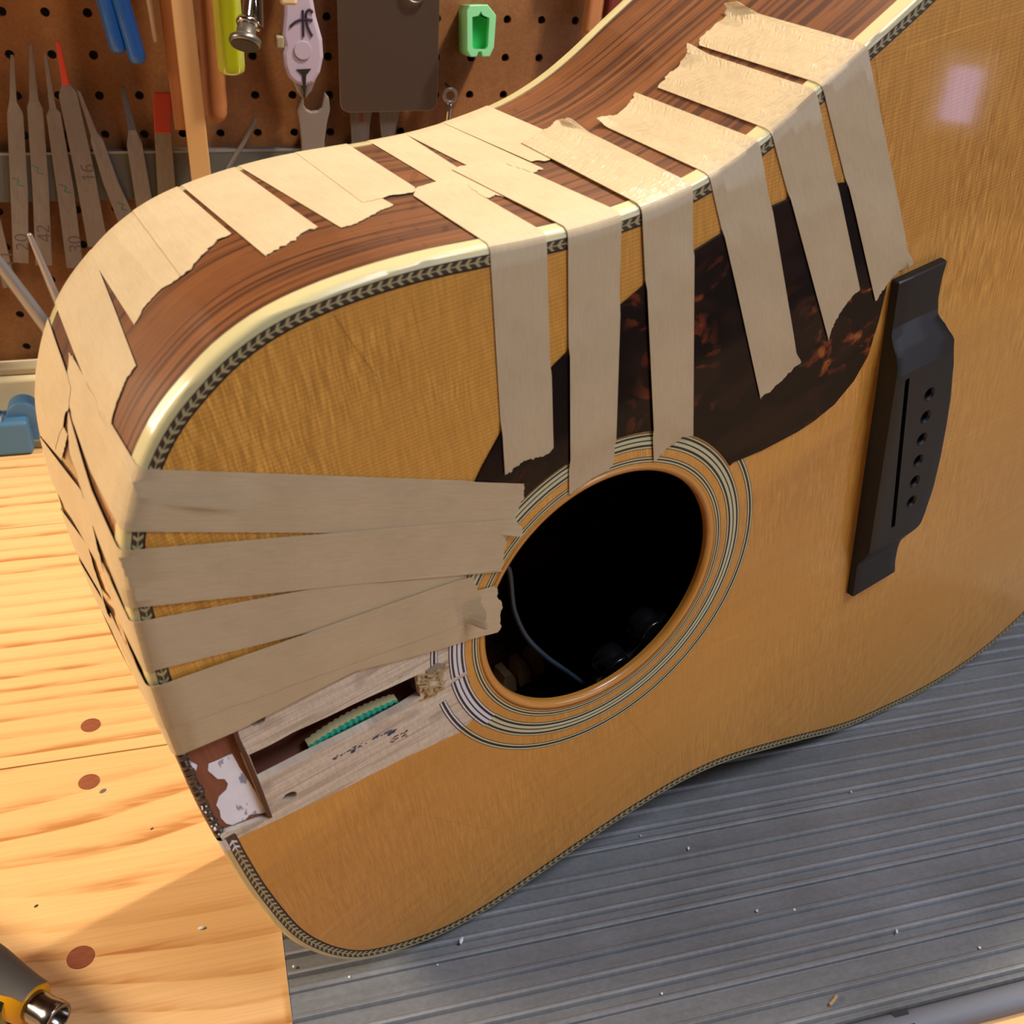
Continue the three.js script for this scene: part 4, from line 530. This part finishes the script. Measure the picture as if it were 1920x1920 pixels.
{ const t = onBoard('blue_snips', 'blue dipped tool handles hanging in a pair', 'pliers', 72, 250, .02), bl = phy({ color: 0x1d62b0, roughness: .45, clearcoat: .3 });
  const hd = (a, b, c, r) => { const g = turned(a, b, [[0, 0], [.01, r * .55], [.035, r * .92], [.08, r], [.5, r * 1.0], [1, r * .9]], 18); return g; };
  part('handle', hd(t.L(68.6, 257, .03), t.L(58, 330, .03), 0, .0052), bl, t.g, 'dark blue handle'); part('handle', hd(t.L(79.6, 251, .032), t.L(66, 330, .03), 0, .0055), bl, t.g, 'blue handle'); part('pivot_head', poly(t.loc([[52, 328], [70, 328], [66, 352], [61, 372], [57, 352]]), .006, .0015, .007), M.iron, t.g); }
{ const t = onBoard('cream_stick', 'thin cream pointed stick hanging by the blue handles', 'stick', 91, 264, .028);
  part('stick_body', turned([0, 0, .003], [-.0035, .09, .003], [[0, 0], [.01, .0012], [.04, .0017], [1, .0024]], 12), std({ color: 0xc8b08a, roughness: .7 }), t.g); part('hanging_loop', new THREE.TorusGeometry(.004, .0006, 6, 18).translate(-.0037, .094, .003), M.iron, t.g); }
{ const t = onBoard('bent_wire', 'thin grey wire rod leaning low on the pegboard behind the guitar', 'rod', 140, 175, .008);
  part('wire', tube([t.L(151.5, 212, .010), t.L(142, 196, .010), t.L(130, 178, .010), t.L(120, 160, .012)], .0017, 8), std({ color: 0x6e645a, roughness: .5 }), t.g); }
{ const t = onBoard('hand_saw_handle', 'orange brown wooden handle beside a dark red grip at the top of the board', 'handle', 383, 272, .022);
  part('grip', box(.0105, .075, .012, -.0005, .0375, .006, .003).rotateZ(-.05), wood2, t.g); part('red_grip', box(.010, .07, .012, .0135, .043, .005, .003).rotateZ(-.05), std({ color: 0x6b2418, roughness: .5 }), t.g, 'dark red grip'); part('blade', box(.03, .06, .0012, .004, .105, .006), M.iron, t.g); }
{ const t = onBoard('wooden_tag', 'small cream wooden peg above the lilac pliers', 'peg', 173.5, 290.4, .044);
  part('peg_body', box(.0105, .05, .008, 0, .025, .004, .002), std({ color: 0xd8bd8e, roughness: .7 }), t.g); part('peg_pin', rod([0, .04, -.044], [0, .04, .002], .0022, .0022, 10), M.iron, t.g); }
{ const a = onBoard('metal_rod', 'slim tapered polished rod rising in front of the nut files', 'rod', 12, 40, .07);
  part('rod_body', turned(a.L(.8, 157.4, .070), a.L(25, 42, .07), [[0, 0], [.004, .0012], [.012, .0017], [.3, .0026], [.6, .0033], [1, .0038]], 18), std({ color: 0xa8a4a4, metalness: .5, roughness: .3 }), a.g);
  part('rod_foot', rod(a.L(25, 42, .07), a.L(28, 20, .07), .0055, .0055, 16), M.iron, a.g);
  const b = onBoard('metal_rod', 'thick tapered polished rod slanting across the lower pegboard', 'rod', -8, 40, .07);
  part('rod_body', turned(b.L(-36, 172, .07), b.L(16, 60, .07), [[0, 0], [.01, .0022], [.3, .0040], [.6, .0045], [1, .0048]], 18), std({ color: 0x9a9898, metalness: .5, roughness: .32 }), b.g);
  part('rod_foot', rod(b.L(16, 60, .07), b.L(32, 25, .07), .006, .006, 16), M.iron, b.g);
  // block that holds both rods, behind the guitar
  const h = thing('rod_block', 'dark wooden block behind the guitar holding the two rods', 'block', [.034, .9, .07]); part('block_body', box(.05, .03, .03, 0, .015, 0, .002), wood2, h); part('block_pin', rod([0, .028, 0], [0, .034, 0], .004, .004, 12), M.iron, h); }
// small blue vise on the bench
{ const g = thing('blue_vise', 'small blue metal vise with a raised ear on the bench by the rail', 'vise', [-.048, .9, .068]), bl = std({ color: 0x4d7a9c, roughness: .5 }), pl = std({ color: 0xb4b6b8, roughness: .45, metalness: .2 });
  part('body', box(.052, .026, .022, 0, .0135, 0, .003), bl, g, 'blue body'); part('ear', turned([.022, .026, -.014], [.022, .026, .002], [[0, 0], [0, .0095], [.1, .0105], [.9, .0105], [1, .0095], [1, 0]], 30), bl, g, 'rounded raised ear'); part('ear_web', box(.020, .026, .015, .022, .014, -.0062, .002), bl, g);
  part('top_plate', box(.036, .0015, .007, -.009, .0270, .005, .0005), pl, g, 'pale plate on top'); part('top_plate', box(.036, .0015, .005, -.009, .0270, -.004, .0005), pl, g); part('screw', rod([.007, .0274, -.0035], [.007, .0284, -.0035], .0022, .0022, 14), std({ color: 0x23456a, roughness: .4 }), g); }
single('cork_scrap', poly([[-.009, -.012], [.007, -.013], [.010, -.004], [.008, .010], [-.004, .013], [-.010, .004]], .007, .0015).rotateX(-Math.PI / 2).translate(-.017, .9, .058), std({ color: 0x8d7d5c, roughness: .8 }), 'dull olive brown scrap block beside the blue vise', 'scrap block');

// yellow and black tool at the bench corner
{ const a = V3(-.0263, .9118, .4866), b = V3(.0215, .9112, .5298), g = thing('yellow_hand_tool', 'black and yellow hand tool with a hollow chrome nose lying on the bench corner', 'tool', [-.01, .9, .505]);
  const L = (t, s = 0, u = 0) => { const q = a.clone().lerp(b, t); return [q.x + .01, q.y - .9 + u, q.z - .505 + s]; };
  const dir = b.clone().sub(a).normalize(), side = V3(-dir.z, 0, dir.x);
  part('yellow_body', turned(L(-.5), L(.82), [[0, 0], [0, .0108], [.5, .0112], [.86, .0100], [1, .0085], [1, 0]], 28), phy({ color: 0xd8960c, roughness: .4, clearcoat: .4 }), g, 'yellow plastic body');
  { const rows = []; for (let i = 0; i <= 16; i++) { const t = mix(-.5, .83, i / 16), r = (.0124 - .0032 * sstep(.3, .83, t) + .0006 * Math.exp(-(((t - .3) / .02) ** 2))), c = L(t), half = 2.0 - 1.0 * sstep(.35, .83, t); rows.push(Array.from({ length: 17 }, (_, k) => { const an = .35 + half * (k / 8 - 1) * .8, n = side.clone().multiplyScalar(-Math.sin(an)).addScaledVector(V3(0, 1, 0), Math.cos(an)); return [c[0] + n.x * r, c[1] + n.y * r, c[2] + n.z * r]; })); } part('rubber_grip', gridMesh(rows), std({ color: 0x45423f, roughness: .65 }), g, 'dark grey rubber grip'); }
  part('chrome_nose', turned(L(.80), L(1.02), [[0, .0062], [.6, .0062], [.75, .0068], [.95, .0068], [1, .0062], [1, .0050], [.6, .0048], [.6, 0]], 32), M.noseChrome, g, 'hollow chrome nose');
  part('clear_window', turned(L(.0, .006, -.002), L(.66, .006, -.002), [[0, 0], [0, .0088], [.8, .0094], [1, .0085], [1, 0]], 28), std({ color: 0x6d7a4c, metalness: .85, roughness: .14 }), g, 'shiny olive metal barrel');
}
// ================================================================ crumbs on the mat and the bench
{ const W1 = std({ color: 0xe4e8ee, roughness: .8 }), top = .9060;
  const spots = [[180.7, 529.1, 1.5, 1], [132.7, 534.8, .7, 0], [111.4, 525, .7, 0], [295.2, 505.8, .9, 1], [311.5, 544.2, .8, 0], [328.2, 547.5, .8, 0], [367.5, 568, .9, 1], [399.1, 583.5, .8, 0], [255.1, 571.4, .7, 0], [389.6, 491.7, .6, 0], [168.7, 537.6, .5, 0], [275.8, 493.8, .5, 0]];
  const CRUMB = ['longest white crumb on the mat, below the middle of the guitar', 'white crumb on the mat right under the lowest curve of the guitar', 'white crumb at the cut end of the mat beside the bench wood', 'oval white crumb on the mat, nearest under the waist of the guitar', 'white crumb in the middle of the mat, left one of a close pair', 'white crumb in the middle of the mat, right one of a close pair', 'upright oval white crumb halfway between the close pair and the rounded mat edge', 'roundest brightest white crumb, farthest from the bench wood', 'single small white crumb near the rounded mat edge, short of the wood sliver', 'tiny white crumb just below the wide end of the guitar', 'faint white crumb beside the longest crumb', 'faintest tiny crumb close above the oval crumb under the waist'];
  spots.forEach(([x, z, r, long], i) => { const g = new THREE.IcosahedronGeometry(r * MM, 1), p = g.attributes.position; for (let k = 0; k < p.count; k++) { const f = 1 + .35 * (hash(Math.round(p.getX(k) * 3e6), Math.round(p.getY(k) * 3e6) + i) - .5); p.setXYZ(k, p.getX(k) * f * (long ? .62 : .8), p.getY(k) * f * .5, p.getZ(k) * f * (long ? 1.25 : .85)); } const m = mergeVertices(g, 1e-6); m.computeVertexNormals(); m.rotateY(-.5); m.translate(x * MM, top + r * .4 * MM, z * MM);
    single('white_crumb', m, W1, CRUMB[i], 'crumb'); });
  const sp = tube([[.3205, top + .0006, .5925], [.3225, top + .0008, .5915], [.3255, top + .0007, .5895]], .0007, 8); single('wood_sliver', sp, M.chip, 'pale wood sliver near the rounded mat edge', 'sliver');
  const c1 = new THREE.IcosahedronGeometry(.0011, 1); c1.scale(1.4, .4, .7); c1.translate(.0756, .90045, .4939); single('white_chip', c1, W1, 'white chip on the shaded bench wood beside the guitar', 'crumb');
  [[33.3, 406.6, 1.3, 0x6a6060, 'grey smudge of dried glue by the middle wood plug'], [55.7, 434.9, .6, 0x5a3c20, 'dark speck on the sunlit bench under the neck end'], [7.9, 466.8, .7, 0x4a3418, 'lone dark speck on the bench above the yellow tool']].forEach(([x, z, r, c, l]) => { const g = new THREE.CylinderGeometry(r * MM, r * MM * 1.1, .0002, 9); g.scale(1.3, 1, .8); g.rotateY(.6); g.translate(x * MM, .9001, z * MM); single('bench_speck', g, std({ color: c, roughness: .8 }), l, 'speck'); });
}
scene.environment = null;
renderer.render(scene, camera);
